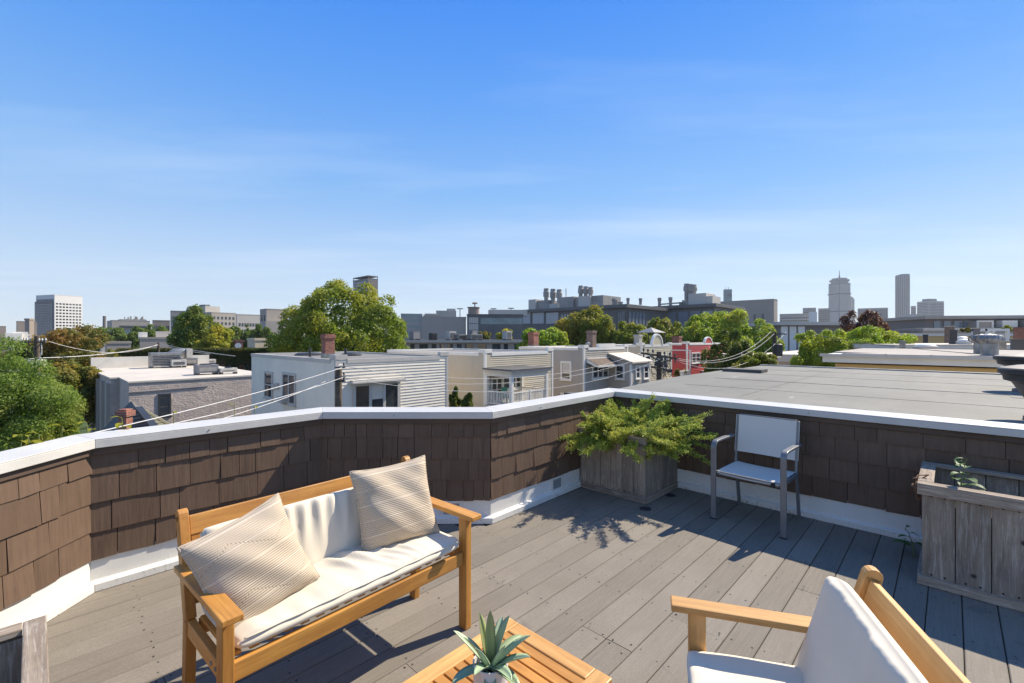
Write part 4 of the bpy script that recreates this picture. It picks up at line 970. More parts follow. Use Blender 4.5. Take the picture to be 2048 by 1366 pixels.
M['membrane'] = membrane()
# local axes: x along u, y along -v
rp_ = [(Ue,-14),(15.35,-14),(15.35,4.18),(12.9,4.18),(12.6,4.3),(9.3,4.3),(7.6,4.1),(Ue,3.75)]
MB().prism(rp_, GZ, nz_-.02).build('wall', M['s_pale'], t)
rr = MB(); rr.prism(rp_, nz_-.018, nz_); rr.build('roof', M['membrane'], t)
M['seam'] = plain('roof_seam', (.16,.155,.145), .8, .2, 3)
sm = MB()
for U in (9.9,): sm.box((U-.012,-13.9,nz_),(U+.012,3.6,nz_+.006))
sm.build('roof_seam', M['seam'], t)
M['faintseam'] = plain('faint_roof_seam', (.105,.1,.088), .85, .25, 4); M['patch'] = plain('roof_patch', (.175,.168,.145), .85, .15, 3, fine=.1); fs_ = MB()
for U in (6.6, 8.2, 11.7, 13.4): fs_.box((U-.008,-13.9,nz_),(U+.008,3.5,nz_+.003))
for V in (-6.5, -1.2, 2.2): fs_.box((Ue+.2,V-.006,nz_),(15.1,V+.006,nz_+.0025))
fs_.build('faint_seams', M['faintseam'], t)['kind'] = 'stuff'
pr_ = random.Random(12)
for k in range(9):
    x, y, a, b = pr_.uniform(6.2,14), pr_.uniform(-8,3), pr_.uniform(.15,.5), pr_.uniform(.12,.35); MB().box((x-a,y-b,nz_),(x+a,y+b,nz_+.004)).build('roof_patch', M['patch'], t)
ed = MB(); ed.box((15.2,-14,nz_),(15.35,4.18,nz_+.03)); ed.build('roof_edge', M['galv'], t)
fl = MB(); fl.box((Ue,-14,nz_),(Ue+.12,3.6,nz_+.14)); fl.build('flashing', M['roofdark'], t)
hb = MB(); q = P(1468,748,onU(1468,12.2)); hb.cbox((12.2, 3.7, nz_+.04),(.5,.9,.07)); hb.build('roof_hatch', M['roofdark'], t)
# funnel-shaped roof vents at the right edge
M['oxid'] = plain('oxidised_vent_metal', (.14,.13,.125), .6, .4, 5, metal=.3, fine=.15)
def roofvent(px, pyb, ptop, lab, sc_, first=True):
    d = FPX*.85/(pyb-HOR); q = P(px, pyb, d); q.z = nz_
    o = thing('roof_vent', lab, 'vent', q, .3, 'dark hooded vents on the grey flat roof')
    h = zat(ptop, d) - nz_
    MB().lathe([(.16*sc_,0),(.16*sc_,.04),(.1*sc_,.06),(.1*sc_,h*.3),(.13*sc_,h*.32),(.24*sc_,h*.66)], n=24).build('pipe', M['oxid'], o, smooth=35)
    MB().lathe([(.24*sc_,h*.661),(.30*sc_,h*.7),(.31*sc_,h*.8),(.34*sc_,h*.82),(.345*sc_,h*.9),(.33*sc_,h*.92)], n=24).build('hood', M['dark'], o, smooth=35)
    MB().lathe([(.33*sc_,h*.921),(.2*sc_,h*.97),(.02,h)], n=24).build('cone', M['oxid'], o, smooth=35)
roofvent(2058, 783, 706, 'dark hooded roof vent at the right edge, farther of the pair', 1.15)
roofvent(2092, 842, 728, 'dark hooded roof vent at the right edge, nearer of the pair', 1.0)
# yellow house beyond
U_y = 21.0; yc = onU(1645, U_y); Vc = toUV((ray(1645)*yc, yc))[1]; zr = CAMZ-.6
t = thing('yellow_house', 'yellow sided house with deep white fascia beyond the grey flat roof', 'house', uv(U_y, Vc, 0), TH)
MB().box((.35,-24,GZ),(11,-.35,zr-.4)).build('wall', M['s_yellow'], t)
s = siding((-23.9,zr-2.2),(-.45,zr-.4),'left',.16,.02); s.build('siding', M['s_yellow'], t, loc=(.35,0,0))['kind'] = 'stuff'
MB().box((0,-24,zr-.34),(11.3,0,zr-.05)).build('fascia', M['offwhite'], t)
gt = MB(); gt.box((-.1,-24,zr-.12),(0,.08,zr-.02)); gt.build('gutter', M['greytrim'], t)
gh = MB(); y = -23.5
while y < 0: gh.box((-.11,y-.02,zr-.02),(.02,y+.02,zr+.015)); y += 1.2
gh.build('gutter_hangers', M['galv'], t)
MB().prism([(-.05,-24),(11.3,-24),(11.3,0),(2.5,0),(1.2,-1.6),(-.05,-.6)], zr-.05, zr).build('roof', M['rooftan'], t)
def turbine(px, py, d, lab, s_=1.):
    q = P(px, py, d); q.z = zr
    o = thing('turbine_vent', lab, 'vent', q, 0, 'spinning turbine vents on the tan roof')
    MB().lathe([(.2*s_,0),(.2*s_,.36*s_)], n=20).build('collar', M['galv'], o, smooth=35)
    hd = MB(); n = 18
    for k in range(n):
        a0 = 2*math.pi*k/n; pts = []
        for j in range(7):
            tt = j/6; a = a0 + .5*tt; r = (.22 + .1*math.sin(math.pi*tt))*s_; pts.append((r*math.cos(a), r*math.sin(a), (.36+.27*tt)*s_, a))
        vs = []
        for x, y, z, a in pts: vs += [(x, y, z), (x*1.07+.022*s_*-math.sin(a), y*1.07+.022*s_*math.cos(a), z)]
        hd.add(vs, [(2*j,2*j+1,2*j+3,2*j+2) for j in range(6)])
    hd.lathe([(.19*s_,.36*s_),(.26*s_,.45*s_),(.27*s_,.52*s_),(.2*s_,.62*s_),(.01,.66*s_)], n=18)
    hd.build('turbine_head', M['galv'], o)
turbine(1979, 712, 15.3, 'silver turbine roof vent, nearer of the two on the tan roof', 1.1)
turbine(1963, 706, 17.2, 'silver turbine roof vent, farther of the two on the tan roof', 1.1)
# ------------------------------------------------------------------ buildings in the middle and far distance
def angled(px0, pxc, px1, ytop, d, zb=GZ, rz=None):
    """corner on the ray pxc at depth d; left face to px0, right face to px1. Returns location, width, depth, height, heading"""
    c = P(pxc, 0, d); flat_ = pxc-px0 < 8
    if rz is None: rz = (math.atan(-ray((px0+px1)/2)) + .05) if flat_ else TH
    e = Vector((math.cos(rz), math.sin(rz))); n = Vector((-e.y, e.x)); r0, r1 = ray(px0), ray(px1)
    Wd = (r1*c.y - c.x)/(e.x - r1*e.y)
    D = max(8, Wd*.5) if flat_ else (r0*c.y - c.x)/(n.x - r0*n.y)
    return (c.x, c.y, zb), Wd, D, zat(ytop, d)-zb, rz
def gridwin(t, face, a0, a1, z0, z1, nc, nr, mat, wf=.6, hf=.5, off=.06, name='windows', L0=0.):
    mb = MB(); ca = (a1-a0)/nc; rz = (z1-z0)/nr
    for i in range(nc):
        for j in range(nr):
            p0, p1 = a0+ca*(i+.5-wf/2), a0+ca*(i+.5+wf/2); q0, q1 = z0+rz*(j+.5-hf/2), z0+rz*(j+.5+hf/2)
            if face == 'front': mb.box((p0, L0-off, q0), (p1, L0+off, q1))
            else: mb.box((L0-off, p0, q0), (L0+off, p1, q1))
    o = mb.build(name, mat, t); o['kind'] = 'stuff'; return o
def block(name, lab, px0, pxc, px1, ytop, d, mat, roof='roofgrey', wins=(), cat='building', parapet=.4, group=None, rz=None):
    loc, Wd, D, H, rz = angled(px0, pxc, px1, ytop, d, rz=rz); Wd = max(Wd, .5); D = max(D, .5)
    t = thing(name, lab, cat, loc, rz, group)
    MB().box((0,0,0),(Wd,D,H-parapet)).build('wall', M[mat], t)
    th = .3 if min(Wd, D) > 2 else .05
    pp_ = MB(); pp_.box((-.1,-.1,H-parapet),(Wd+.1,th,H)); pp_.box((-.1,D-th,H-parapet),(Wd+.1,D+.1,H)); pp_.box((-.1,th,H-parapet),(th,D-th,H)); pp_.box((Wd-th,th,H-parapet),(Wd+.1,D-th,H)); pp_.build('parapet', M[mat], t)
    MB().box((th,th,H-parapet),(Wd-th,D-th,H-parapet+.1)).build('roof', M[roof], t)
    for w in wins:
        face, f0, f1, zz0, zz1, nc, nr = w[:7]; kw = w[7] if len(w) > 7 else {}
        Ln = Wd if face == 'front' else D
        gridwin(t, face, Ln*f0, Ln*f1, H*zz0, H*zz1, nc, nr, M[kw.get('mat', 'glass')], kw.get('wf', .6), kw.get('hf', .5), kw.get('off', max(.05, d/3000)))
    return t, Wd, D, H
def rooftop(t, items, H):
    for nm, x, y, z, w, dd, h, mat in items: MB().box((x-w/2,y-dd/2,H+z),(x+w/2,y+dd/2,H+z+h)).build(nm, M[mat], t)
M['c_dark'] = plain('charcoal_cladding', (.12,.117,.112), .6, .12, .2)
M['c_grey'] = plain('grey_precast', (.36,.32,.275), .8, .1, .06); M['c_lgrey'] = plain('light_grey_precast', (.52,.475,.41), .8, .1, .05)
M['c_brown'] = plain('brown_precast', (.3,.245,.2), .85, .12, .06); M['c_white'] = plain('white_precast', (.66,.64,.6), .7, .06, .03)
M['c_shadow'] = plain('dark_precast', (.19,.172,.158), .8, .15, .05); M['c_brick'] = plain('orange_brick', (.32,.15,.09), .85, .15, .1)  # dark precast also paints the shaded side of the white tower
M['c_teal'] = plain('teal_curtain_wall', (.13,.2,.22), .25, .15, .02, spec=.8); M['c_taupe'] = plain('taupe_panel', (.37,.32,.265), .8, .08, .1)
M['c_steel'] = plain('weathered_steel', (.3,.28,.255), .6, .25, .25, metal=.2, fine=.12); M['louver'] = plain('pale_louver', (.66,.66,.66), .5, .08, 1)
M['pinkbrick'] = None
def pinkbrick():
    m = N('painted_brick_pinkish'); t = m.n('TexCoord'); sp = m.n('SeparateXYZ'); m.l(t.outputs['Object'], sp.inputs[0])
    c = m.n('CombineXYZ'); m.l(m.math('ADD', sp.outputs[0], sp.outputs[1]), c.inputs[0]); m.l(sp.outputs[2], c.inputs[1])
    br = m.n('TexBrick'); m.l(c.outputs[0], br.inputs['Vector']); br.inputs['Scale'].default_value = 1; br.inputs['Brick Width'].default_value = .32; br.inputs['Row Height'].default_value = .13; br.inputs['Mortar Size'].default_value = .012
    for k, x in (('Color1', (.6,.5,.43)), ('Color2', (.54,.445,.385)), ('Mortar', (.45,.38,.335))): br.inputs[k].default_value = (*x, 1)
    v = m.coord(); col = m.mix(m.rng(m.noise(v, .5, 5), .35, .7), (.85,.85,.85), (1.1,1.08,1.05)); col = m.mix(1., br.outputs[0], col, 'MULTIPLY')
    m.col(col).set(.85).bump(m.math('ADD', m.noise(v, 3.0, 5, .7), m.math('MULTIPLY', br.outputs['Fac'], -.3)), .9, .08); return m.m
M['pinkbrick'] = pinkbrick()

# commercial building left with pale flat roof
zr = CAMZ-3.0; yc = 30.6
c = P(258, 0, yc); U0, V0 = toUV(c); t = thing('commercial_building', 'low painted brick building with a pale flat roof and pilasters', 'building', (c.x,c.y,GZ), TH)
y1 = onV(540, V0); Wd = toUV((ray(540)*y1, y1))[0]-U0; H = zr-GZ; Dp = 16.
yj = onU(239, U0); j1 = V0 - toUV((ray(239)*yj, yj))[1]                       # jog
_y = onV(221, V0-j1); xj = toUV((ray(221)*_y, _y))[0]-U0; xf = xj-.2; _y = onU(189, U0+xf); yfar = V0-toUV((ray(189)*_y, _y))[1]; Dp = max(Dp, yfar)
MB().prism([(0,0),(Wd,0),(Wd,Dp+3),(xf,Dp+3),(xf,yfar),(xj,j1),(0,j1)], 0, H-.05).build('wall', M['pinkbrick'], t)
MB().prism([(-.06,-.06),(Wd,-.06),(Wd,Dp+3),(xf-.08,Dp+3),(xf-.08,yfar-.06),(xj-.05,j1-.06),(-.06,j1-.06)], H-.048, H+.06).build('roof', M['roofwhite'], t)
pr = MB(); pr.box((xf,Dp+2.6,H+.06),(Wd,Dp+3,H+1.1)); pr.build('parapet', M['offwhite'], t)
a = loc = toUV((ray(316)*onV(316,V0),onV(316,V0)))[0]-U0; b = toUV((ray(342)*onV(342,V0),onV(342,V0)))[0]-U0; yy = onV(330,V0)
w = window(t, 'front', a, b, zat(833,yy)-GZ, zat(787,yy)-GZ, M['dark'], fr=.12, cols=1, proud=.06)
sl_ = MB(); 
for k in (0, 2, 5): sl_.box((a+.15,-.05,zat(826-6*k,yy)-GZ),(b-.15,-.03,zat(824.5-6*k,yy)-GZ))
sl_.build('slats', M['c_brown'], w)
MB().bar((a-1.9,-.03,zat(781,yy)-GZ),(b+2.2,-.03,zat(781,yy)-GZ+.1),.06,.05).build('conduit', M['acdark'], t)
pil = MB()
d2 = Vector((xf-xj, yfar-j1)).normalized(); L2 = Vector((xf-xj, yfar-j1)).length; n2 = Vector((-d2.y*-1, d2.x*-1)) if False else Vector((-d2.y, d2.x))
for k in range(4):
    s0 = .2 + (L2-1.2)*k/3; p = Vector((xj, j1)) + d2*s0; nn = n2 if n2.x < 0 else -n2
    q = [p + nn*.22, p + d2*.9 + nn*.22, p + d2*.9 - nn*.05, p - nn*.05]
    MB().prism([tuple(x) for x in q], 0, H-.4).build('pilaster', M['c_taupe'], t)
def unit(lab, px, pyb, pyt, d, w, dd, mat, cat='rooftop unit', fan=True, group='rooftop units on the pale flat roof'):
    q = P(px, 0, d); q.z = zr+.06; h = zat(pyt, d)-zr-.06
    o = thing('rooftop_unit', lab, cat, q, TH, group)
    MB().box((-w/2,-dd/2,.15),(w/2,dd/2,h)).build('casing', M[mat], o, bevel=.02)
    l_ = MB()
    for x in (-w/2+.1, w/2-.1): l_.box((x-.08,-dd/2,0),(x+.08,dd/2,.15))
    l_.build('skid', M['dark'], o)
    g = MB(); n = 6
    for k in range(n): g.box((-w/2+.15,-dd/2-.02,.3+(h-.5)*k/n),(w/2-.15,-dd/2,.3+(h-.5)*(k+.5)/n))
    g.build('grille', M['dark'] if mat != 'acdark' else M['ac'], o)
    if fan: MB().lathe([(min(w,dd)*.36,h),(min(w,dd)*.36,h+.06),(min(w,dd)*.3,h+.07),(.02,h+.05)], n=16).build('fan', M['dark'], o)
    return o
unit('large dark boxed air conditioner near the roof edge of the painted brick building', 412, 757, 729, 36.5, 1.45, 1.2, 'acdark')
unit('smaller pale vented air conditioner right of the dark boxed one on the pale roof', 456, 754, 736, 37, 1.2, .7, 'ac')
unit('tall bulky metal air handler in the middle of the pale roof', 330, 737, 705, 45, 2.4, 1.6, 'galv', fan=False)
unit('squat grey unit just right of the bulky air handler', 356, 738, 719, 45, 1.2, 1.1, 'ac')
unit('grey condenser farther back right of the squat unit', 374, 733, 716, 48, 1.7, 1., 'acdark')
unit('long low condenser at the back right of the pale roof', 402, 730, 719, 50, 2.6, 1., 'ac')
unit('pale boxy stack at the left end of the pale roof', 219, 740, 720, 46, .9, .9, 'roofwhite', fan=False)
unit('white box standing left of the pale stack on the roof corner', 200, 738, 727, 46.5, 1.3, .8, 'white', fan=False)
# duct hood over air handler
q = P(338, 0, 45.6); o = thing('roof_duct', 'curved metal duct on top of the bulky air handler', 'duct', (q.x,q.y,zat(716,45.6)), TH)
MB().tube([(-.2,0,-.3),(-.1,0,.25),(.4,0,.5),(1.0,0,.52),(1.7,0,.5)], .42, 12).build('duct_pipe', M['galv'], o, smooth=True)
MB().cbox((1.6,0,.45),(.5,1.2,.9)).build('duct_hood', M['ac'], o)

# slate-roofed house with chimney, lower left
M['slate'] = plain('grey_slate', (.15,.14,.128), .95, .2, 2.2, fine=.15, spec=.15); M['moss'] = plain('mossy_shingle', (.17,.16,.115), .95, .2, 1.2, fine=.2, spec=.15)
Ap = P(277, 819, 15.2); t = thing('slate_roofed_house', 'house with a grey slate hip roof and brick chimney just over the left parapet', 'house', (Ap.x,Ap.y,GZ), 0)
A0 = Vector((0,0,Ap.z-GZ)); ext = lambda p, k: A0 + (p-Ap)*k
Lp, Hp, Rp = ext(P(192,886,15.6), 2.0), ext(P(312,862,13.9), 2.2), ext(P(347,859,16.0), 2.0); Bp = ext(P(262,812,22), 1.0); Bp.z = A0.z-.6
def slope(p00, p10, p01, p11, rows, seed, mat, nm, th=.03, cols=10):
    r = random.Random(seed); p00, p10, p01, p11 = map(Vector, (p00,p10,p01,p11)); nrm = (p10-p00).cross((p01+p11)/2-p00).normalized()
    if nrm.z < 0: nrm = -nrm
    mb = MB()
    for j in range(rows):
        n = max(2, int(cols*(1-j/rows*.9))); off = .5*(j % 2)
        for i in range(-1, n):
            s0, s1 = max((i+off)/n, 0), min((i+1+off)/n, 1)
            if s1 <= s0: continue
            f0, f1 = j/rows, min((j+1.15)/rows, 1)
            def pt(s, f): return (p00*(1-s)+p10*s)*(1-f) + (p01*(1-s)+p11*s)*f
            dz = r.uniform(0,.012); a, b, c_, d_ = pt(s0, f0), pt(s1, f0), pt(s1, f1), pt(s0, f1); g = (b-a)*.02
            up0, up1 = nrm*(th+dz), nrm*.004
            mb.add([a+up0+g, b+up0-g, c_+up1, d_+up1, a, b], [(0,1,2,3),(0,4,5,1)])
    o = mb.build(nm, mat, t); o['kind'] = 'stuff'
slope(Lp, Hp, A0, A0+Vector((.01,0,0)), 15, 1, M['slate'], 'slate_rows', .05, 14)
slope(Hp, Rp, A0, A0+Vector((.01,0,0)), 15, 2, M['moss'], 'mossy_slate_rows', .03, 14)
bd_ = MB(); dn = Vector((0,0,-.06)); bd_.add([Lp+dn,Hp+dn,A0+dn,Rp+dn,Bp+dn],[(0,1,2),(1,3,2),(3,4,2),(4,0,2)]); zl_ = min(Lp.z,Hp.z,Rp.z)-.2; bd_.build('roof_deck', M['slate'], t); bd_ = MB()
bd_.prism([(Lp.x*.85,Lp.y*.85),(Hp.x*.85,Hp.y*.85),(Rp.x*.85,Rp.y*.85),(Bp.x,Bp.y)], 0, zl_); bd_.build('wall', M['s_pale'], t)
rg = MB(); rg.bar(Hp+Vector((0,0,.06)),A0+Vector((0,0,.07)),.2,.06); rg.build('ridge_cap', M['dark'], t)
rg = MB(); rg.tube([A0+Vector((0,0,.04)), Rp+Vector((0,0,.03))], .09, 8); rg.build('hip_roll', M['moss'], t)
qc = P(251, 0, 14.3); chimney(t, qc.x-Ap.x, qc.y-Ap.y, A0.z-2.2, .25, zat(818,14.3)-Ap.z+2.2, M['brick'])

# ivy clad low building behind
M['ivy'] = leafmat('ivy_leaves', (.06,.085,.018), (.11,.13,.03), (.2,.16,.04), .35, .3)
# ---- far towers and blocks
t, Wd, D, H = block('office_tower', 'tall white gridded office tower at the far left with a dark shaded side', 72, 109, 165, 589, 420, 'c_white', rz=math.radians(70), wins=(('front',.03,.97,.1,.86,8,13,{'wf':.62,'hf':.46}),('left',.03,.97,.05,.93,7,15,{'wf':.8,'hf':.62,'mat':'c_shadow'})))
MB().box((.5,-.5,H*.0),(.51,-.4,H*.1)).build('edge_fin', M['c_white'], t)
MB().box((-1.0,1,0),(-.01,D,H-6)).build('side_shade_panel', M['c_shadow'], t)  # shade of the tower's left side put into a dark panel colour
gridwin(t, 'left', 1, D, 8, H-8, 7, 14, M['glass_blue'], .7, .45, .12, 'side_windows', L0=-1.0)
block('brick_hall', 'low brown hall with a sloping roof left of the white tower', 28, 34, 74, 642, 300, 'c_brown')
q = P(59, 0, 260); o = thing('chimney_stack', 'square brown brick stack in front of the white tower', 'chimney', (q.x,q.y,GZ)); k = MB(); k.box((-1.3,-1.3,0),(1.3,1.3,zat(637,260)-GZ)); k.box((-1.5,-1.5,zat(637,260)-GZ-1),(1.5,1.5,zat(637,260)-GZ)); k.build('shaft', M['c_brown'], o)
q = P(209, 0, 380); o = thing('chimney_stack', 'thin dark round stack right of the white tower', 'chimney', (q.x,q.y,GZ)); MB().lathe([(1.5,0),(1.1,zat(632,380)-GZ),(.8,zat(632,380)-GZ)], n=16).build('shaft', M['c_shadow'], o)
t, Wd, D, H = block('lab_building', 'long grey laboratory block bristling with roof pipes', 214, 224, 300, 640, 330, 'c_grey', wins=(('front',.02,.98,.3,.8,14,3,{'wf':.8,'hf':.4}),))
rp2 = random.Random(4); k = MB()
for i in range(22): x = Wd*rp2.uniform(.35,.9); k.tube([(x,D*.3,H-.4),(x,D*.3,H+rp2.uniform(1.2,4))], rp2.uniform(.25,.5), 6)
k.box((Wd*.25,D*.2,H-.3),(Wd*.95,D*.8,H+1)); k.build('roof_pipes', M['c_steel'], t)
block('glass_office', 'low dark glass office between the left trees', 236, 240, 292, 651, 190, 'c_dark', wins=(('front',.02,.98,.4,.92,16,2,{'wf':.85,'hf':.6,'mat':'glass_teal'}),))
block('office_block', 'low tan block behind the small left trees', 302, 306, 340, 640, 300, 'c_brown', wins=(('front',.02,.98,.3,.9,8,2),))
block('office_block', 'grey block just left of the dark round tree', 338, 342, 372, 621, 290, 'c_grey', wins=(('front',.05,.95,.3,.9,4,5),))
t, Wd, D, H = block('hospital_block', 'stepped grey and orange brick block right of the dark round tree', 369, 423, 472, 624, 280, 'c_grey', rz=math.radians(60), wins=(('front',.03,.97,.25,.93,6,5,{'wf':.5}),('left',.05,.95,.25,.9,8,5,{'mat':'c_shadow','wf':.9,'hf':.35})))
MB().box((-.3,-.3,0),(Wd+.3,-.05,H*.52)).build('brick_base', M['c_brick'], t)
gridwin(t, 'front', 1, Wd-1, H*.2, H*.5, 5, 1, M['glass'], .45, .7, .1, 'base_windows', L0=-.35)
MB().box((.5,D*.25,H-.3),(Wd*.62,D*.95,H+4.0)).build('penthouse', M['c_lgrey'], t)
MB().box((1,D*.3,H+4.0),(4,D*.5,H+5)).build('roof_plant', M['c_dark'], t)
block('office_block', 'pale low block behind with aerials, left of the big maple', 466, 474, 528, 628, 330, 'c_lgrey', wins=(('front',.05,.95,.45,.8,9,2),))
t, Wd, D, H = block('concrete_block', 'stepped concrete block touching the left edge of the big maple', 520, 533, 575, 617, 250, 'c_taupe', wins=(('front',.05,.95,.3,.75,4,2,{'wf':.7}),('left',.1,.9,.1,.9,2,1,{'wf':.4,'hf':.9})))
MB().box((-3,-8,0),(Wd,-.05,H*.72)).build('front_wing', M['c_grey'], t)
t, Wd, D, H = block('glass_tower', 'dark glass tower with open crown rising behind the big maple', 706, 736, 756, 556, 430, 'c_shadow', wins=(('left',.03,.97,.05,.97,8,22,{'wf':.85,'hf':.6,'mat':'glass_blue'}),('front',.05,.95,.05,.8,2,20,{'wf':.5,'hf':.6,'mat':'glass_blue'})))
k = MB(); k.box((0,0,H+1.8),(Wd,D,H+2.6)); 
for x, y in ((.3,.3),(Wd-.6,.3),(.3,D-.6),(.3,D/2)): k.box((x,y,H),(x+.5,y+.5,H+1.8))
k.build('crown_frame', M['c_shadow'], t)
block('glass_office', 'teal glass office slab right of the big maple', 797, 802, 845, 627, 460, 'c_teal', wins=(('front',.01,.99,.1,.95,14,5,{'wf':.85,'hf':.6,'mat':'glass_blue'}),))
block('office_block', 'pale slab behind the windowless grey block', 846, 850, 872, 627, 430, 'c_lgrey')
t, Wd, D, H = block('office_block', 'vertically ribbed concrete office behind the windowless grey block', 866, 873, 912, 621, 420, 'c_grey')
k = MB()
for i in range(16): x = Wd*(i+.3)/16; k.box((x,-.9,H*.3),(x+.9,-.02,H-.5))
k.box((Wd*.55,2,H-.3),(Wd*.98,D,H+2)); k.build('ribs', M['c_lgrey'], t)['kind'] = 'stuff'
# windowless grey block with notch, terraces
t, Wd, D, H = block('warehouse_block', 'windowless dark grey block with a stepped roofline', 843, 845, 932, 633, 150, 'c_grey')
MB().box((Wd*.02,.5,H-.4),(Wd*.4,6,H+.6)).build('roof_upstand', M['c_grey'], t)
t, Wd, D, H = block('glass_corner_building', 'grey building with a ribbon of teal windows left of the louvred block', 928, 934, 1046, 628, 152, 'c_dark', wins=(('front',.24,.99,.80,.93,18,1,{'wf':.9,'hf':.9,'mat':'glass_teal'}),('front',.03,.2,.45,.94,5,4,{'wf':.9,'hf':.9,'mat':'c_lgrey'})))
MB().box((Wd*.22,-7,0),(Wd*1.1,-.1,H*.62)).build('terrace_wall', M['c_dark'], t)
gridwin(t, 'front', Wd*.24, Wd*1.0, H*.2, H*.5, 14, 1, M['glass_teal'], .85, .8, .1, 'lower_windows', L0=-7)
MB().lathe([(1.9,0),(1.9,2.4),(2.2,2.5),(2.2,2.8),(.1,2.9)], (Wd*.12,3,H-.3), 16).build('round_turret', M['c_brown'], t)
dm = MB(); dm.lathe([(.2,0),(.2,.8),(.9,1.1),(1.0,1.4),(.1,1.6)], (Wd*.14,3,H+2.6), 12); dm.build('dish', M['c_grey'], t)
rooftop(t, [('roof_box', Wd*.5, 6, -.3, 4, 4, 2.0, 'c_lgrey'), ('roof_box', Wd*.78, 6, -.3, 12, 5, 2.0, 'c_lgrey')], H)
def mast(lab, px, pyt, d, zb):
    q = P(px, 0, d); o = thing('light_mast', lab, 'mast', (q.x,q.y,GZ), 0, 'tall floodlight masts on the skyline'); h = zat(pyt, d)-GZ
    MB().tube([(0,0,0),(0,0,h)], [.35,.2], 8).build('post', M['c_shadow'], o); MB().box((-1.5,-.3,h-.1),(1.5,.3,h+.35)).build('lamp_bar', M['c_shadow'], o)
mast('tall floodlight mast left of the round rooftop turret', 920, 618, 230, GZ); mast('tall floodlight mast above the ribbon of teal windows, left one', 987, 618, 230, GZ); mast('tall floodlight mast above the ribbon of teal windows, right one', 1022, 617, 230, GZ)
# charcoal louvred lab with stacks: corner at px 1252, long face running away to the left
def lab_block(name, lab, px0, pxc, px1, ytop, d):
    loc, Wd, D, H, rz = angled(px0, pxc, px1, ytop, d, rz=TH)
    t = thing(name, lab, 'building', loc, TH); Dw = max(Wd, 30)
    MB().box((0,0,0),(Dw,D,H-1.2)).build('wall', M['c_dark'], t)
    MB().box((-1.1,-1.1,H-1.2),(Dw+1,D+1.2,H-.2)).build('roof_edge', M['c_dark'], t); MB().box((-1,-1,H-.199),(Dw,D+1,H-.05)).build('roof', M['roofgrey'], t)
    return t, Wd, D, H, toUV(loc)
t, Wd, D, H, (U_l, V_l) = lab_block('louvred_lab', 'long charcoal laboratory with pale louvre bays and two rows of roof stacks', 1032, 1252, 1300, 608, 150)
def ly(px, dx=0): y = onU(px, U_l+dx); return V_l - toUV((ray(px)*y, y))[1]
def yd(px, dx=0): return onU(px, U_l+dx)
for pa, pb in ((1040,1061),(1066,1088),(1093,1117)):
    b = MB(); n = 14; ya, yb = ly(pb), ly(pa); ym = yd((pa+pb)/2); z0_, z1_ = zat(647,ym)-GZ, zat(625,ym)-GZ
    for k in range(n): z = z0_+(z1_-z0_)*k/n; b.box((-.25,ya,z),(-.02,yb,z+(z1_-z0_)/n*.62))
    b.build('louvre_bay', M['louver'], t)
for pa, pb, w in ((1122,1145,0),(1150,1170,0),(1236,1250,0)):
    ya, yb = ly(pb), ly(pa); MB().box((-.12,ya,H-10.5),(-.02,yb,H-2.5)).build('glazing_bay', M['glass_blue'], t); fr_ = MB()
    for k in range(5): y = ya+(yb-ya)*k/4; fr_.box((-.3,y-.1,H-10.5),(-.125,y+.1,H-2.5))
    fr_.build('mullions', M['c_dark'], t)
MB().box((Wd*.08,-.12,H-10.5),(Wd*.8,-.02,H-2.5)).build('glazing_bay', M['glass_blue'], t); fr_ = MB()
for k in range(6): x = Wd*(.08+.72*k/5); fr_.box((x-.12,-.3,H-10.5),(x+.12,-.125,H-2.5))
fr_.build('mullions', M['c_dark'], t)
MB().box((Wd*.1,-.28,H-10.5),(Wd*.78,-.14,H-7.4)).build('blind_panel', M['c_lgrey'], t)
def rbox(nm, pa, pb, py, mat, x0=5, dp=10, zb=-.05):
    ya, yb = ly(pb, x0), ly(pa, x0); ym = yd((pa+pb)/2, x0); MB().box((x0,ya,H+zb),(x0+dp,yb,zat(py,ym)-GZ)).build(nm, M[mat], t)
def stack(px, pyt, pyb, x0=8, s=1.):
    ym = yd(px, x0); y = ly(px, x0); zt = zat(pyt, ym)-GZ; zb = zat(pyb, ym)-GZ; h = zt-zb; r = .95*s
    MB().lathe([(r*.8,-2),(r*.8,h*.3),(r*1.12,h*.34),(r*1.12,h*.74),(r*.92,h*.78),(r*.92,h),(r*.6,h)], (x0, y, zb), 16).build('exhaust_stack', M['c_steel'], t, smooth=30)
def rvent(px, x0=3, r=.7, h=2.2): MB().lathe([(r*.8,-.2),(r*.8,h*.6),(r,h*.64),(r,h*.95),(.1,h)], (x0, ly(px,x0), H), 10).build('roof_vent', M['c_steel'], t)
rbox('roof_house', 1057, 1071, 599, 'c_lgrey', 6, 10); rbox('roof_house', 1071.5, 1098, 601, 'c_steel', 7, 9); rbox('roof_house', 1118, 1147, 594, 'c_steel', 6, 9); rbox('roof_house', 1147.5, 1156, 595, 'c_grey', 7, 8)
rbox('roof_house', 1156.5, 1180, 592, 'c_lgrey', 3, 12); rbox('roof_house', 1180.5, 1206, 591, 'c_steel', 4, 12); rbox('roof_house', 1098.5, 1117, 607, 'ac', 7, 6)
for px, pt, pb in ((1092.5,577,602),(1106,578,604),(1118.5,579,604)): stack(px, pt, pb, 9, 1.15)
for px, pt, pb in ((1161.5,571.5,594),(1171.5,573,594),(1181,574.5,594)): stack(px, pt, pb, 8, 1.0)
k = MB(); y = ly(1132, 7); k.tube([(7,y,H-.1),(7,y,zat(577,yd(1132,7))-GZ)], .16, 6); k.build('mast', M['c_steel'], t)
for px, r, h in ((1228,.8,2.6),(1232,.6,2.0),(1241,.9,1.2),(1256,.6,2.4),(1281,.6,2.0)): rvent(px, 4, r, h)
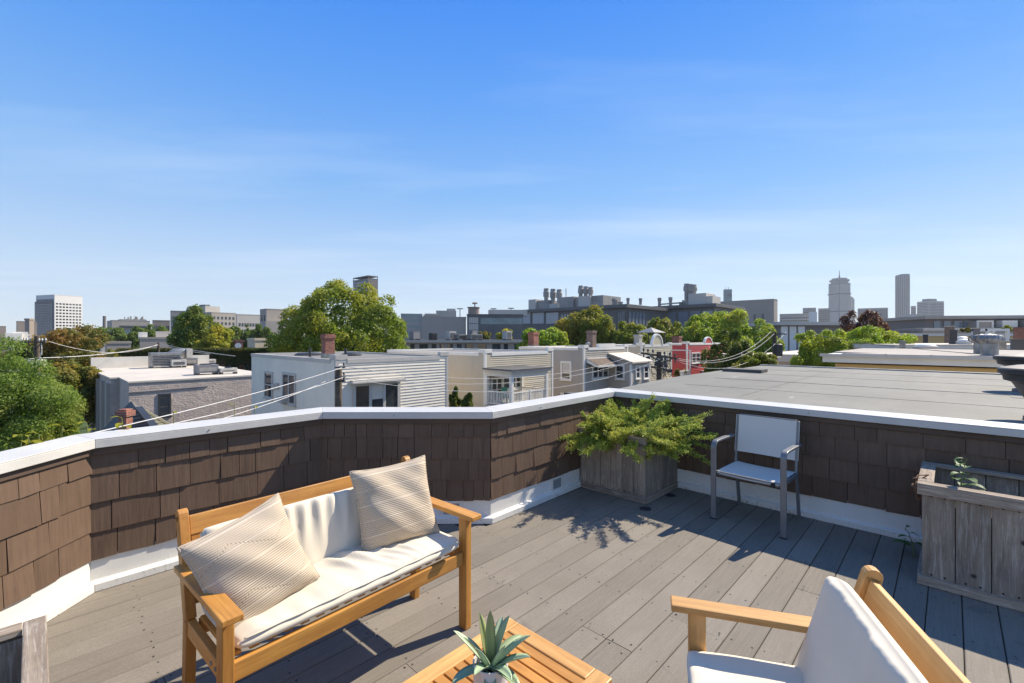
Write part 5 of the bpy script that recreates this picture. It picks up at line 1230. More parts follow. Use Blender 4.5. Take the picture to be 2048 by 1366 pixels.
t, Wd, D, H, (U_l, V_l) = lab_block('charcoal_wing', 'charcoal lab wing with three clustered stacks above the bright trees', 1288, 1428, 1478, 606.5, 160)
for k in range(6): y = D*(k+.1)/6; MB().box((-.12,y,H-10),(-.02,y+D*.13,H-2.5)).build('glazing_bay', M['glass_blue'], t)
rbox('roof_house', 1364, 1376, 600, 'c_grey', 6, 6); rbox('roof_house', 1376.5, 1412, 587, 'c_lgrey', 5, 9); rbox('roof_house', 1412.5, 1425, 592, 'c_lgrey', 5, 8); rbox('roof_house', 1358, 1362, 604, 'c_steel', 4, 3)
for px, pt, pb in ((1373.5,567.5,589),(1381,568.5,589),(1387.5,569.5,589)): stack(px, pt, pb, 9, 1.15)
for px in (1319, 1341): rvent(px, 4, .75, 3.6)
k = MB(); k.bar((4,ly(1319,4),H+.9),(4,ly(1362,4),H+1.1),.5,.5); k.build('pipe_run', M['c_steel'], t)
MB().box((0,-.2,H-4),(Wd,-.01,H-3)).build('roof_band', M['c_lgrey'], t)
t, Wd, D, H = block('glass_tower', 'slim pale teal tower far behind the charcoal lab', 1440, 1447, 1464, 579, 900, 'c_teal', wins=(('front',.05,.95,.05,.93,5,20,{'mat':'glass_teal','wf':.8,'hf':.5}),))
k = MB(); k.tube([(Wd*.3,5,H-.3),(Wd*.3,5,H+5)],.5,6); k.tube([(Wd*.6,5,H-.3),(Wd*.6,5,H+5)],.5,6); k.build('antenna', M['c_grey'], t)
MB().box((Wd*.45,-.6,H*.86),(Wd*.95,-.05,H*.92)).build('sign_panel', M['c_dark'], t)
t, Wd, D, H = block('concrete_block', 'broad concrete block with dark vertical slots behind the bright trees', 1420, 1548, 1555, 597.5, 215, 'c_taupe', wins=(('left',.1,.95,.05,.75,7,1,{'wf':.28,'hf':1.,'mat':'c_shadow','off':.15}),))
MB().box((-.2,D*.42,H*.05),(-.0,D*.46,H*.88)).build('glass_slot', M['glass_blue'], t)
# overpass-like low slab
q = P(1556, 0, 125); t = thing('long_low_building', 'long low building with a pale roof slab and white wall panels', 'building', (q.x,q.y,GZ), 0); H = zat(644,125)-GZ
MB().box((0,0,0),(42,14,H-.9)).build('wall', M['c_shadow'], t); MB().box((-1,-1.2,H-.9),(44,15,H)).build('roof_slab', M['c_lgrey'], t)
for px in (1568, 1585, 1602): x = (ray(px)-ray(1556))*125; MB().box((x-.9,-.25,H-9),(x+.9,-.01,H-1.2)).build('wall_panel', M['white'], t)
# downtown cluster
sp_ = 1500.
block('office_block', 'long low grey downtown block at the foot of the tall pointed tower', 1556, 1560, 1632, 628, 900, 'c_grey', wins=(('front',.02,.98,.3,.9,14,6,{'wf':.8,'hf':.35}),))
block('office_block', 'stepped grey downtown block left of the tall pointed tower', 1600, 1606, 1632, 616, 1050, 'c_grey', wins=(('front',.02,.98,.2,.9,8,10,{'wf':.8,'hf':.35}),))
block('office_block', 'pale shiny small block at the foot of the tall pointed tower', 1616, 1618, 1634, 624, 850, 'c_white')
block('office_block', 'grey downtown block touching the left side of the tall pointed tower', 1632, 1637, 1660, 617, 1050, 'c_grey', wins=(('front',.02,.98,.1,.95,10,14,{'wf':.6,'hf':.5}),))
def tower(name, lab, px0, px1, pyt, d, mat, depth=None, corner_on=False):
    r_ = ray((px0+px1)/2); w = (px1-px0)/FPX*d/math.sqrt(1+r_*r_); q = P((px0+px1)/2, 0, d); H = zat(pyt, d)-GZ
    if corner_on: w /= 1.30
    t = thing(name, lab, 'skyscraper', (q.x,q.y,GZ), -math.atan(r_)+(math.pi/4 if corner_on else 0)); return t, w, H
t, w, H = tower('skyscraper', 'tallest tower on the right with a flared crown and a spire', 1657.5, 1700, 567, 1500, 'c_grey', corner_on=True)
hw = w/2; ch = w*.06
pol = [(-hw+ch,-hw),(hw-ch,-hw),(hw,-hw+ch),(hw,hw-ch),(hw-ch,hw),(-hw+ch,hw),(-hw,hw-ch),(-hw,-hw+ch)]
M['pru'] = plain('grey_steel_glass', (.27,.25,.235), .5, .08, .01)
MB().prism(pol, 0, H).build('shaft', M['pru'], t)
fl = MB()
for k in range(52):
    z = H*(.06+.92*k/52); fl.box((-hw+ch,-hw-.5,z),(hw-ch,-hw-.02,z+1.7)); fl.box((-hw-.5,-hw+ch,z),(-hw-.02,hw-ch,z+1.7))
fl.build('floor_bands', M['c_lgrey'], t)['kind'] = 'stuff'
for f in (.25,.5,.8): MB().box((-hw-.7,-hw-.7,H*f),(hw+.7,hw+.7,H*f+3.5)).build('plant_floor_band', M['c_shadow'], t)
MB().prism([(x*.8,y*.8) for x,y in pol], H, H+5).build('setback', M['c_grey'], t); MB().prism([(x*.93,y*.93) for x,y in pol], H+5, H+12).build('crown', M['pru'], t); MB().prism([(x*.72,y*.72) for x,y in pol], H+12, H+17).build('crown_top', M['c_grey'], t)
MB().tube([(0,0,H+17),(0,0,H+26),(0,0,H+27),(0,0,zat(541,1500)-GZ)], [2.2,1.8,1.1,.7], 8).build('spire', M['c_shadow'], t)
t, w, H = tower('skyscraper', 'slim curved topped tower just right of the tallest tower', 1699, 1709, 592, 1600, 'c_lgrey')
n = 8; pf = [(-w/2,0),(w/2,0)]; k = MB(); vs = [(-w/2,-9,0),(w/2,-9,0)] + [(-w/2+w*(1-i/n), -9, H*(.92+.08*math.sin(math.pi/2*i/n))) for i in range(n+1)]
k.add(vs+[(x,9,z) for x,y,z in vs], [tuple(range(n+3)), tuple(range(n+3,2*n+6))[::-1]] + [(i,(i+1)%(n+3),n+3+(i+1)%(n+3),n+3+i) for i in range(n+3)]); k.build('shaft', M['c_lgrey'], t)
block('office_block', 'broad downtown hotel slab behind the purple tree', 1712, 1716, 1776, 617, 1100, 'c_grey', wins=(('front',.02,.98,.1,.95,16,12,{'wf':.5,'hf':.9,'mat':'c_shadow'}),))
t, w, H = tower('skyscraper', 'slender dark glass tower with rounded sides standing alone', 1790.5, 1819.5, 549, 1500, 'c_teal')
pol = [(w/2*math.cos(a)*1.0, w/2*.8*math.sin(a)) for a in [2*math.pi*i/20 for i in range(20)]]
M['dalton'] = plain('dark_tower_glass', (.14,.155,.165), .25, .12, .02, spec=.7)
MB().prism(pol, 0, [H - (2.5 if p[0] < -w*.2 else 0) for p in pol]).build('shaft', M['dalton'], t)
k = MB()
for i in range(20):
    a = 2*math.pi*(i+.5)/20; x, y = w/2*math.cos(a)*1.005, w/2*.8*math.sin(a)*1.005; k.tube([(x,y,0),(x,y,H-4)], .5, 4)
k.build('fins', M['c_grey'], t)['kind'] = 'stuff'
block('office_block', 'small grey tower right behind the rounded dark tower', 1820, 1822, 1832, 612, 1400, 'c_grey', wins=(('front',.02,.98,.1,.95,4,16,{'wf':.6}),))
t, Wd, D, H = block('office_tower', 'broad pale gridded tower right of the rounded dark tower', 1834, 1858, 1888, 602, 1150, 'c_lgrey', rz=math.radians(10), wins=(('front',.02,.98,.05,.97,14,24,{'wf':.75,'hf':.5,'mat':'c_shadow'}),('left',.02,.98,.05,.97,12,24,{'wf':.75,'hf':.5,'mat':'c_shadow'})))
MB().box((Wd*.1,D*.1,H-.3),(Wd*.6,D*.7,H+6)).build('penthouse', M['c_grey'], t)
block('office_block', 'low pale block in front of the rounded dark tower', 1799, 1803, 1848, 629, 700, 'c_lgrey', wins=(('front',.02,.98,.2,.95,12,6,{'wf':.6}),))
# dark modern townhouses at right
q = P(1850, 0, 72); t = thing('townhouse_terrace', 'dark modern terrace with pale boxed bays below the skyline at far right', 'building', (q.x,q.y,GZ), math.radians(-9)); H = zat(632,72)-GZ
MB().box((0,0,0),(30,12,H-.5)).build('wall', M['c_shadow'], t); MB().box((-.4,-.6,H-.5),(30,12.5,H)).build('roof_slab', M['c_grey'], t)
for x, w_ in ((1.2,.9),(2.6,.9),(4.0,1.1),(5.3,.9),(10.2,1.6),(13.6,1.2),(17,2)): MB().box((x,-.08,H-2.6),(x+w_,-.01,H-.8)).build('window', M['glass_blue'], t)
def baybox(x0, x1, z0, z1, dp=1.6):
    MB().box((x0,-dp,z0),(x1,-.02,z1)).build('bay', M['c_taupe'], t); f = MB()
    f.box((x0-.05,-dp-.15,z1-.15),(x1+.05,-dp-.005,z1+.1)); f.box((x0-.05,-dp-.15,z0),(x0+.2,-dp-.005,z1-.15)); f.box((x1-.2,-dp-.15,z0),(x1+.05,-dp-.005,z1-.15)); f.build('bay_frame', M['offwhite'], t)
baybox(5.9,8.0,H-5,H-.9); baybox(12.6,14.8,H-5,H-.7); baybox(8.1,13.4,H-6,H-2.0,3.0); baybox(14.9,22,H-6,H-2.2,2.2)
MB().box((9.6,-1.2,H-1.8),(11.6,-.03,H-.8)).build('roof_cabin', M['offwhite'], t)
# nearer flat roofs at right
def flat(lab, px0, px1, ytop, d, mat, roof, depth, rz=0, fas=None):
    q = P(px0, 0, d); w = (px1-px0)/FPX*d; t = thing('flat_roof_house', lab, 'house', (q.x,q.y,GZ), math.radians(rz)); H = zat(ytop, d)-GZ
    MB().box((0,0,0),(w,depth,H-.35)).build('wall', M[mat], t); MB().box((-.12,-.12,H-.35),(w,depth,H-.03)).build('fascia', M[fas or 'offwhite'], t); MB().box((-.15,-.15,H-.03),(w,depth,H)).build('roof', M[roof], t)
    return t, w, H
flat('house with a pale silver flat roof behind the tan one', 1790, 2200, 689, 36, 's_pale', 'roofwhite', 9, -4)
flat('house with a tan brick band and flat roof farther back at right', 1775, 2200, 666, 52, 's_yellow', 'rooftan', 10, -4)
flat('grey walled house with a low parapet in front of the dark terrace', 1832, 2200, 656, 62, 'c_taupe', 'roofwhite', 6, -4, 'greytrim')
flat('small dark walled house just right of the green trees', 1795, 1842, 657, 60, 'c_shadow', 'roofdark', 8, -4, 'acdark')
def prop_box(name, lab, cat, px, pyb, pyt, d, w, dd, mat, rz=TH, cap=None, group=None):
    q = P(px, pyb, d); h = zat(pyt, d)-q.z; o = thing(name, lab, cat, q, rz, group)
    MB().box((-w/2,-dd/2,-.5),(w/2,dd/2,h-.08)).build('body', M[mat], o); MB().box((-w/2-.04,-dd/2-.04,h-.08),(w/2+.04,dd/2+.04,h)).build('cap', M[cap or mat], o); return o
prop_box('chimney', 'tall brown brick chimney, leftmost on the right roofs', 'chimney', 1899, 678, 652, 46, .75, .75, 'brickbrown', cap='concrete')
o = prop_box('chimney', 'short black stepped chimney right of the tall brown one', 'chimney', 1907, 688, 660, 38, .45, .45, 'dark'); MB().box((-.28,-.28,-.4),(.28,.28,.35)).build('base', M['roofdark'], o)
prop_box('chimney', 'dark red brick chimney at the right edge', 'chimney', 2042, 678, 655, 46, 1.1, 1.0, 'brick')
prop_box('chimney', 'small dark grey chimney beside the white roof frame', 'chimney', 1953, 678, 657, 46, .5, .5, 'c_shadow')
prop_box('roof_hatch', 'dark blue grey roof box at the right edge', 'hatch', 2040, 694, 678, 30, 1.2, .8, 'c_dark')
prop_box('vent_cap', 'small silver capped vent left on the pale roof', 'vent', 1805, 690, 681, 32, .32, .32, 'galv')
prop_box('vent_cap', 'small dark capped vent on the tan banded house', 'vent', 1851, 678, 669, 48, .4, .4, 'dark')
prop_box('vent_cap', 'silver capped vent right of the turbine vents', 'vent', 2004, 693, 682, 28, .36, .36, 'galv')
def dome(lab, px, py, d, w, h):
    q = P(px, py, d); o = thing('skylight_dome', lab, 'skylight', q, TH, 'white domed skylights on the right roofs')
    MB().lathe([(w/2,0),(w/2*.96,h*.3),(w/2*.8,h*.65),(w/2*.5,h*.9),(.01,h)], n=20).build('dome', M['white'], o, smooth=True); MB().lathe([(w/2+.06,-.3),(w/2+.06,.0),(w/2,.01)], n=20).build('curb', M['greytrim'], o)
dome('large white domed skylight on the tan roof edge', 1851, 693, 30, 1.15, .2)
dome('white domed skylight right of the black stepped chimney, nearer one', 1928, 683, 37, .85, .22)
dome('white domed skylight right of the black stepped chimney, farther one', 1924, 677, 42, .95, .2)
# white pergola frame on the far roof
q = P(1995, 677, 46); t = thing('roof_frame', 'white railing frame standing on the far right roof', 'frame', q, 0)
for x in (-1.0,1.0):
    for y in (0,1.4): MB().box((x-.12,y-.12,-.3),(x+.12,y+.12,1.0)).build('post', M['white'], t)
k = MB(); k.box((-1.12,-.1,.75),(1.12,.1,.98)); k.box((-1.12,1.3,.75),(1.12,1.5,.98)); k.build('top_rail', M['white'], t)
# low row with windows in the middle
loc, Wd, D, H, _ = angled(806, 808, 1046, 680, 88); t = thing('long_low_block', 'long low grey brown block with strip windows behind the beige house', 'building', (loc[0],loc[1],GZ), math.radians(5)); Wd = (1046-806)/FPX*90
MB().box((0,0,0),(Wd,14,H-.5)).build('wall', M['c_taupe'], t); MB().box((-.3,-.5,H-.5),(Wd+.3,14.3,H-.05)).build('roof_slab', M['c_lgrey'], t); MB().box((-.2,-.4,H-.05),(Wd+.2,14.2,H)).build('roof', M['roofdark'], t)
x = 1.2; rw = random.Random(8)
while x < Wd-2:
    w_ = rw.choice((.8,1.6,.9)); MB().box((x,-.06,H-3.4),(x+w_,-.01,H-.8)).build('window', M['glass'], t); x += w_+rw.uniform(.6,1.5)
zr = H+GZ-.06
for i, (px, pt, w_, mat, lab) in enumerate(((830,663,1.7,'acdark','dark square unit at the left end of the long low block roof'),(866,666,1.2,'dark','black low unit second from left on the long low block roof'),(902,663,1.7,'ac','grey cube unit in the middle of the long low block roof'),(922,669,2.2,'galv','long silver duct right of the grey cube on the low block roof'),(950,668,3.0,'galv','longer silver duct unit with a raised end on the low block roof'),(1014,662,1.5,'ac','grey cube unit at the right end of the long low block roof'),(945,661,1.2,'acdark','small dark box above the longer silver duct'))):
    unit(lab, px, 0, pt, 91, w_, 1.2, mat, fan=False, group='rooftop units on the long low block')
# pale sheds and low roofs left-middle
block('low_shed', 'tan gabled shed roof building behind the ivy wall', 212, 214, 262, 683, 85, 'c_taupe', 'roofgrey')
t, Wd, D, H = block('low_shop', 'low flat roofed shop with dark shopfront under the dark round tree', 278, 280, 400, 674, 100, 'c_taupe', 'roofwhite', wins=(('front',.35,.95,.3,.75,6,1,{'wf':.7,'hf':.8}),))
MB().box((Wd*.55,-.1,H*.2),(Wd*.68,-.02,H-.4)).build('brick_pier', M['brick'], t)
rooftop(t, [('roof_box', Wd*.4, 4, -.3, 3, 2, 1.6, 'c_lgrey'), ('roof_box', Wd*.05, 4, -.3, 1.6, 2, 1.4, 'white')], H)
block('low_shed', 'pale white roofed low shed left of the dark roofed shop', 200, 203, 250, 687, 115, 'c_lgrey', 'white')
t, Wd, D, H = block('tan_house', 'small tan house with a sloped roof left of the big maple', 495, 510, 560, 676, 72, 's_beige', 'roofgrey', wins=(('front',.3,.5,.3,.8,1,1,{'wf':.9,'hf':.8}),))
MB().lathe([(.5,0),(.5,.12),(.01,.2)], (0,0,0), 12).build('vent', M['white'], t, loc=(Wd*.3,1,H-.35))
t, Wd, D, H = block('brick_cabin', 'small dark brick building with a round white sign left of the tan house', 468, 472, 486, 680, 80, 'brick', 'roofdark')
k = MB(); k.tube([(Wd*.3,-.12,H-1.0),(Wd*.3,-.02,H-1.0)], .5, 16); k.build('round_sign', M['white'], t)
# ivy building
loc, Wd, D, H, _ = angled(228, 232, 560, 701, 62); Wd = min(Wd, 60); t = thing('ivy_building', 'low brick building smothered in ivy behind the pale roof', 'building', loc, TH)
t.rotation_euler = (0,0,math.radians(8)); Wd = (560-232)/FPX*62
MB().box((0,0,0),(Wd,9,H-.3)).build('wall', M['brick'], t); MB().box((.1,.1,H-.3),(Wd-.1,9,H-.2)).build('roof', M['roofdark'], t)
for k in range(4): MB().box((Wd*.62+2.6*k,-.1,H-4.5),(Wd*.62+2.6*k+1.8,-.02,H-1.9)).build('window', M['glass'], t)
IVY = (t, Wd, H)
# pale houses at the far left edge
t, Wd, D, H = block('row_house', 'pale house at the left edge with white dormer boxes', -60, 20, 42, 684, 62, 's_pale', 'roofwhite', cat='house', wins=(('front',.3,.7,.62,.8,1,1,{'wf':.6,'hf':.9}),))
rooftop(t, [('dormer', Wd*.3, 2, -.3, 1.6, 1.6, 1.5, 'white'), ('dormer', Wd*.9, 2.5, -.3, 1.5, 1.4, 1.7, 'white')], H)
block('row_house', 'second pale house farther back at the left edge', -40, 30, 60, 668, 95, 's_white', 'roofwhite', cat='house')
block('office_block', 'small dark far building at the left edge', -10, -4, 12, 652, 320, 'c_brown')
# ------------------------------------------------------------------ trees and plants
def leaf_cloud(pts, nrm, size, seed, aspect=.6, spread=.65, fold=.25):
    """one folded leaf (two quads sharing a midrib) per point"""
    r = np.random.default_rng(seed); n = len(pts)
    nn = nrm + r.normal(0, spread, (n,3)); nn /= np.linalg.norm(nn, axis=1, keepdims=True)+1e-9
    t = r.normal(0, 1, (n,3)); t -= nn*np.sum(t*nn, axis=1, keepdims=True); t /= np.linalg.norm(t, axis=1, keepdims=True)+1e-9
    b = np.cross(nn, t); s = size*r.uniform(.65, 1.35, (n,1)); w = s*aspect
    p0 = pts - t*s*.5; p1 = pts + t*s*.5; m0 = pts - t*s*.12; 
    l = pts + b*w*.5 + nn*w*fold - t*s*.05; q = pts - b*w*.5 + nn*w*fold - t*s*.05
    v = np.stack([p0, l, p1, q], axis=1).reshape(-1, 3); f = np.arange(n*4).reshape(n, 4)
    return v, f
def crown_points(r, R, nclump, nleaf, zmin=-.55, csize=(.26,.42), inner=.12, lobe=1., shell=.55):
    R = np.array(R); d = r.normal(0, 1, (nclump*3, 3)); d /= np.linalg.norm(d, axis=1, keepdims=True); d = d[d[:,2] > zmin][:nclump]
    a = r.uniform(0, 6.28, 4); lob = 1 + lobe*(.15*np.sin(3*np.arctan2(d[:,1], d[:,0])+a[0]) + .12*np.sin(5*np.arctan2(d[:,2], d[:,0])+a[1]) + .09*np.sin(7*d[:,2]+a[2]))
    cen = d*(r.uniform(shell, .94, (len(d),1)))*lob[:,None]; rad = r.uniform(csize[0]*.7, csize[1]*1.1, len(d))
    w = rad**2; k = r.choice(len(d), nleaf, p=w/w.sum())
    u = r.normal(0, 1, (nleaf,3)); u += d[k]*.7 + np.array([0,0,.35]); u /= np.linalg.norm(u, axis=1, keepdims=True)
    rr = rad[k][:,None]*(1 - .45*r.random((nleaf,1))**2 + .1*r.normal(0,1,(nleaf,1)))
    p = cen[k] + u*rr; n = u
    ni = int(nleaf*inner); q = r.normal(0, 1, (ni,3)); q /= np.linalg.norm(q, axis=1, keepdims=True); q *= (r.random((ni,1))**.4)*.62; q[:,2] = np.maximum(q[:,2], zmin)
    p = np.vstack([p, q]); n = np.vstack([n, q])
    return p*R, n, cen*R, rad*R.mean()
def tree(name, lab, px0, px1, pyt, pyb, d, mat, seed, nleaf=9000, leaf=.28, nclump=46, trunk=True, group=None, cat='tree', zmin=-.6, depth=1.0, csize=(.2,.36), trunk_r=None, lean=0, inner=.12, base=GZ, lobe=1., shell=.55):
    if trunk and cat == 'tree' and name not in ('ash_tree',): pyb = pyb + (pyb-pyt)*.5; zmin = -.85
    r = np.random.default_rng(seed); rx = (px1-px0)/2/FPX*d; zt = zat(pyt, d); zb = zat(pyb, d); rz = (zt-zb)/2
    c = P((px0+px1)/2, 0, d); t = thing(name, lab, cat, (c.x, c.y, base), 0, group); cz = (zt+zb)/2-base
    p, n, cen, rad = crown_points(r, (rx*.88, rx*.88*depth, rz*.88), nclump, nleaf, zmin, csize, inner, lobe, shell)
    v, f = leaf_cloud(p + np.array([0,0,cz]), n, leaf, seed)
    cr = np_mesh('crown', v, f, mat, t)
    if trunk:
        tr = trunk_r or max(.12, rx*.06); k = MB(); pyr = random.Random(seed)
        top = Vector((lean, 0, cz)); k.tube([(0,0,0),(lean*.2+.05,0,cz*.35),(lean*.5,.05,cz*.7),top,(lean,0,cz+rz*.5)], [tr*1.25, tr, tr*.85, tr*.6, tr*.2], 9)
        for i in range(min(12, len(cen))):
            e = Vector(cen[i*max(1,len(cen)//12) % len(cen)]) + Vector((0,0,cz)); s0 = Vector((lean*.5, 0, cz*.62+ (cz*.3)*pyr.random())); m_ = (s0+e)/2 + Vector((0,0,-.1*rz))
            k.tube([s0, m_, e], [tr*.5, tr*.32, tr*.1], 6)
        k.build('trunk', M['bark'], t, smooth=True)
    return t
LM = {}
LM['maple'] = leafmat('maple_leaf', (.14,.205,.022), (.25,.31,.035), (.40,.38,.05), .42, .14)
LM['ash'] = leafmat('ash_leaf', (.13,.21,.04), (.24,.32,.06), (.34,.36,.08), .3, .5)
LM['rust'] = leafmat('rust_leaf', (.11,.13,.03), (.2,.185,.045), (.36,.19,.05), .36, .35)
LM['rustmix'] = leafmat('turning_leaf', (.13,.17,.035), (.22,.24,.05), (.38,.25,.05), .42, .3)
LM['dkgreen'] = leafmat('dark_leaf', (.09,.15,.025), (.16,.22,.035), (.25,.27,.04), .3, .2)
LM['yellow'] = leafmat('yellowing_leaf', (.22,.25,.03), (.35,.36,.05), (.6,.48,.04), .4, .2)
LM['mid'] = leafmat('mid_leaf', (.11,.17,.035), (.18,.24,.05), None)
LM['bright'] = leafmat('bright_leaf', (.20,.30,.03), (.33,.43,.05), (.42,.42,.06), .35, .25)
LM['olive'] = leafmat('olive_leaf', (.15,.19,.025), (.26,.28,.04), (.42,.31,.06), .38, .15)
LM['plum'] = leafmat('purple_plum_leaf', (.11,.05,.045), (.19,.085,.06), (.26,.14,.06), .3, .5, .25)
LM['fir'] = leafmat('dark_narrow_leaf', (.065,.11,.02), (.13,.17,.03), (.24,.23,.04), .35, .4)
tree('maple_tree', 'huge rounded maple towering behind the white clapboard house', 532, 836, 552, 745, 64, LM['maple'], 11, 60000, .33, 190, depth=.9, csize=(.11,.2), lobe=.4, shell=.72)
tree('ash_tree', 'bright green ash filling the left edge just over the parapet', -150, 128, 698, 960, 19, LM['ash'], 12, 76000, .085, 150, csize=(.13,.27), zmin=-.8, base=GZ, lobe=1.5)
tree('ash_tree', 'lower green bush beside the bright ash tree near the parapet corner', 70, 150, 812, 905, 21, LM['ash'], 13, 20000, .085, 50, csize=(.2,.34), zmin=-.8, trunk=False)
tree('rust_tree', 'rust coloured tree behind the left utility pole', 40, 228, 652, 760, 46, LM['rust'], 14, 20000, .26, 70, csize=(.2,.32))
tree('turning_tree', 'green and orange tree below the rust coloured one', 82, 200, 715, 815, 38, LM['rustmix'], 15, 13000, .22, 50, csize=(.22,.36))
tree('turning_tree', 'dark green and bronze tree against the left wall of the painted brick building', 150, 232, 690, 790, 48, LM['rustmix'], 29, 8000, .24, 36)
tree('round_tree', 'dark green round crowned tree standing on a visible trunk', 333, 425, 614, 684, 86, LM['dkgreen'], 16, 11000, .42, 44, csize=(.22,.36))
tree('yellowing_tree', 'low yellow tipped tree right of the dark round tree', 398, 474, 652, 706, 80, LM['yellow'], 17, 8000, .36, 34)
for i, (a, b, yt, yb, d, m, lab) in enumerate(((182,252,652,690,135,'mid','first mid green tree in the row left of the dark round tree'),(250,306,646,690,140,'mid','second mid green tree in the row left of the dark round tree'),(286,340,640,690,145,'mid','third mid green tree in the row, touching the dark round tree'),
        (440,486,648,690,140,'mid','first mid green tree right of the dark round tree'),(478,520,645,690,145,'mid','second mid green tree right of the dark round tree'),(505,548,650,690,140,'mid','third mid green tree, nearest the big maple'))):
    tree('row_tree', lab, a, b, yt, yb, d, LM[m], 30+i, 4500, .55, 26, group='trees in a row beyond the low shops')
tree('round_tree', 'low bright green tree left of the brown brick chimney', 1036, 1146, 646, 708, 62, LM['bright'], 18, 11000, .34, 46, csize=(.2,.33))
tree('olive_tree', 'broad olive green tree with an orange tinged right side', 1112, 1244, 609, 705, 78, LM['olive'], 19, 18000, .4, 66, csize=(.19,.32))
tree('olive_tree', 'smaller olive tree right of the orange tinged one', 1216, 1304, 640, 705, 72, LM['olive'], 20, 9000, .36, 40)
tree('bright_tree', 'yellow green tree left of the tallest bright tree', 1288, 1378, 624, 705, 84, LM['olive'], 21, 9000, .42, 40)
tree('bright_tree', 'tallest bright green tree before the charcoal wing', 1356, 1482, 614, 705, 80, LM['bright'], 22, 16000, .4, 60, csize=(.2,.33))
tree('bright_tree', 'bright green tree in front of the broad concrete block', 1466, 1562, 642, 705, 86, LM['bright'], 23, 9000, .42, 40)
tree('slender_tree', 'dark slender tree standing against the red house', 1408, 1500, 650, 760, 47, LM['fir'], 24, 9000, .26, 40, csize=(.2,.34), lean=.3)
tree('shrub', 'low mixed shrub left of the far utility pole', 1470, 1550, 706, 752, 40, LM['olive'], 25, 5000, .2, 26, trunk=False, cat='shrub', zmin=-.9)
tree('locust_tree', 'pale green feathery tree at the left corner of the tan roof', 1586, 1694, 652, 745, 34, LM['bright'], 26, 24000, .14, 110, csize=(.14,.25), zmin=-.9)
tree('locust_tree', 'pale green feathery tree behind the tan roof, below the purple plum', 1672, 1812, 650, 706, 42, LM['bright'], 27, 22000, .16, 110, csize=(.14,.25), zmin=-.9)
tree('plum_tree', 'purple leaved plum tree rising above the pale green trees', 1684, 1778, 613, 705, 46, LM['plum'], 28, 10000, .22, 54, csize=(.15,.27))
tree('far_tree', 'far small tree left of the dark terrace', 1800, 1866, 634, 668, 112, LM['olive'], 40, 4500, .45, 24)
tree('shrub', 'rusty orange shrub at the foot of the red house', 1346, 1378, 734, 765, 46, LM['rust'], 41, 2500, .16, 16, trunk=False, cat='shrub')
tree('shrub', 'orange roof garden shrub on the right roofs', 1925, 1950, 656, 667, 50, LM['rust'], 42, 1200, .16, 10, trunk=False, cat='shrub', base=-.2)
tree('shrub', 'lime green roof garden shrub near the white roof frame', 2003, 2024, 652, 664, 50, LM['yellow'], 43, 1000, .16, 10, trunk=False, cat='shrub', base=-.2)
tree('small_tree', 'small dark tree against the beige house wall, left one', 896, 922, 772, 825, 24.5, LM['fir'], 44, 3500, .11, 22, csize=(.22,.36), zmin=-.9)
tree('small_tree', 'small dark tree against the beige house wall, right one', 918, 948, 782, 828, 24, LM['fir'], 45, 3500, .11, 22, csize=(.22,.36), zmin=-.9)
tree('far_tree', 'small orange tipped tree in front of the teal ribbon windows', 955, 985, 656, 680, 105, LM['rustmix'], 46, 2000, .4, 14)
tree('far_tree', 'small pale green tree in front of the charcoal lab', 984, 1036, 655, 684, 105, LM['yellow'], 47, 3000, .4, 18)
# distant wooded band that reads as one mass
r = np.random.default_rng(5); n = 26000
ang = r.uniform(-1.15, 1.15, n); dist = r.uniform(230, 900, n); x = dist*ang; z = np.abs(r.normal(0, 1, n))*.0 + r.uniform(0, 1, n)**.6*(6+2.2*np.sin(ang*37)+1.5*np.sin(ang*91+1)) 
v, f = leaf_cloud(np.stack([x, dist, GZ+z], 1), np.tile(np.array([[0,-.4,.6]]), (n,1)), 2.6, 6)
tag(np_mesh('distant_woodland', v, f, LM['mid']), 'distant strip of treetops between the far buildings', 'trees', kind='stuff')
# ivy
t, Wi, Hi = IVY; r = np.random.default_rng(8); n = 16000
x = r.uniform(0, Wi, n); z = Hi - np.abs(r.normal(0, .28, n))*(.7 + 1.3*(np.sin(x*.42+1)*.5+.5)) * 3.2*(r.random(n)**.6) + .25; z = np.clip(z, Hi-5, Hi+.45); y = -.12 - r.random(n)*.25 + np.where(z > Hi, r.uniform(0, 1.2, n), 0)
v, f = leaf_cloud(np.stack([x, y, z], 1), np.tile(np.array([[0,-.8,.5]]), (n,1)), .24, 9); o = np_mesh('ivy', v, f, M['ivy'], t); o['kind'] = 'stuff'

# juniper in the corner planter
def junmat():
    m = N('juniper_needles'); v = m.coord()
    c = m.mix(m.island(), (.26,.34,.06), (.48,.53,.10)); c = m.mix(m.rng(m.noise(v, 5, 3), .45, .65, 0, .7), c, (.58,.54,.09)); c = m.mix(m.rng(m.noise(v, 3.2, 2), .6, .7, 0, .6), c, (.18,.28,.12))
    m.col(c).set(.6, spec=.3); tr = m.n('BsdfTranslucent'); m.l(c, tr.inputs[0]); ms = m.n('MixShader'); ms.inputs[0].default_value = .25
    m.l(m.b.outputs[0], ms.inputs[1]); m.l(tr.outputs[0], ms.inputs[2]); m.l(ms.outputs[0], m.out.inputs[0]); return m.m
M['juniper'] = junmat()
jr = random.Random(21); jt = thing('juniper', 'spreading yellow green juniper spilling over the corner planter', 'shrub', (PL1.x, PL1.y, .53), TH-math.pi/2)
stems = MB(); jp = []; jn = []
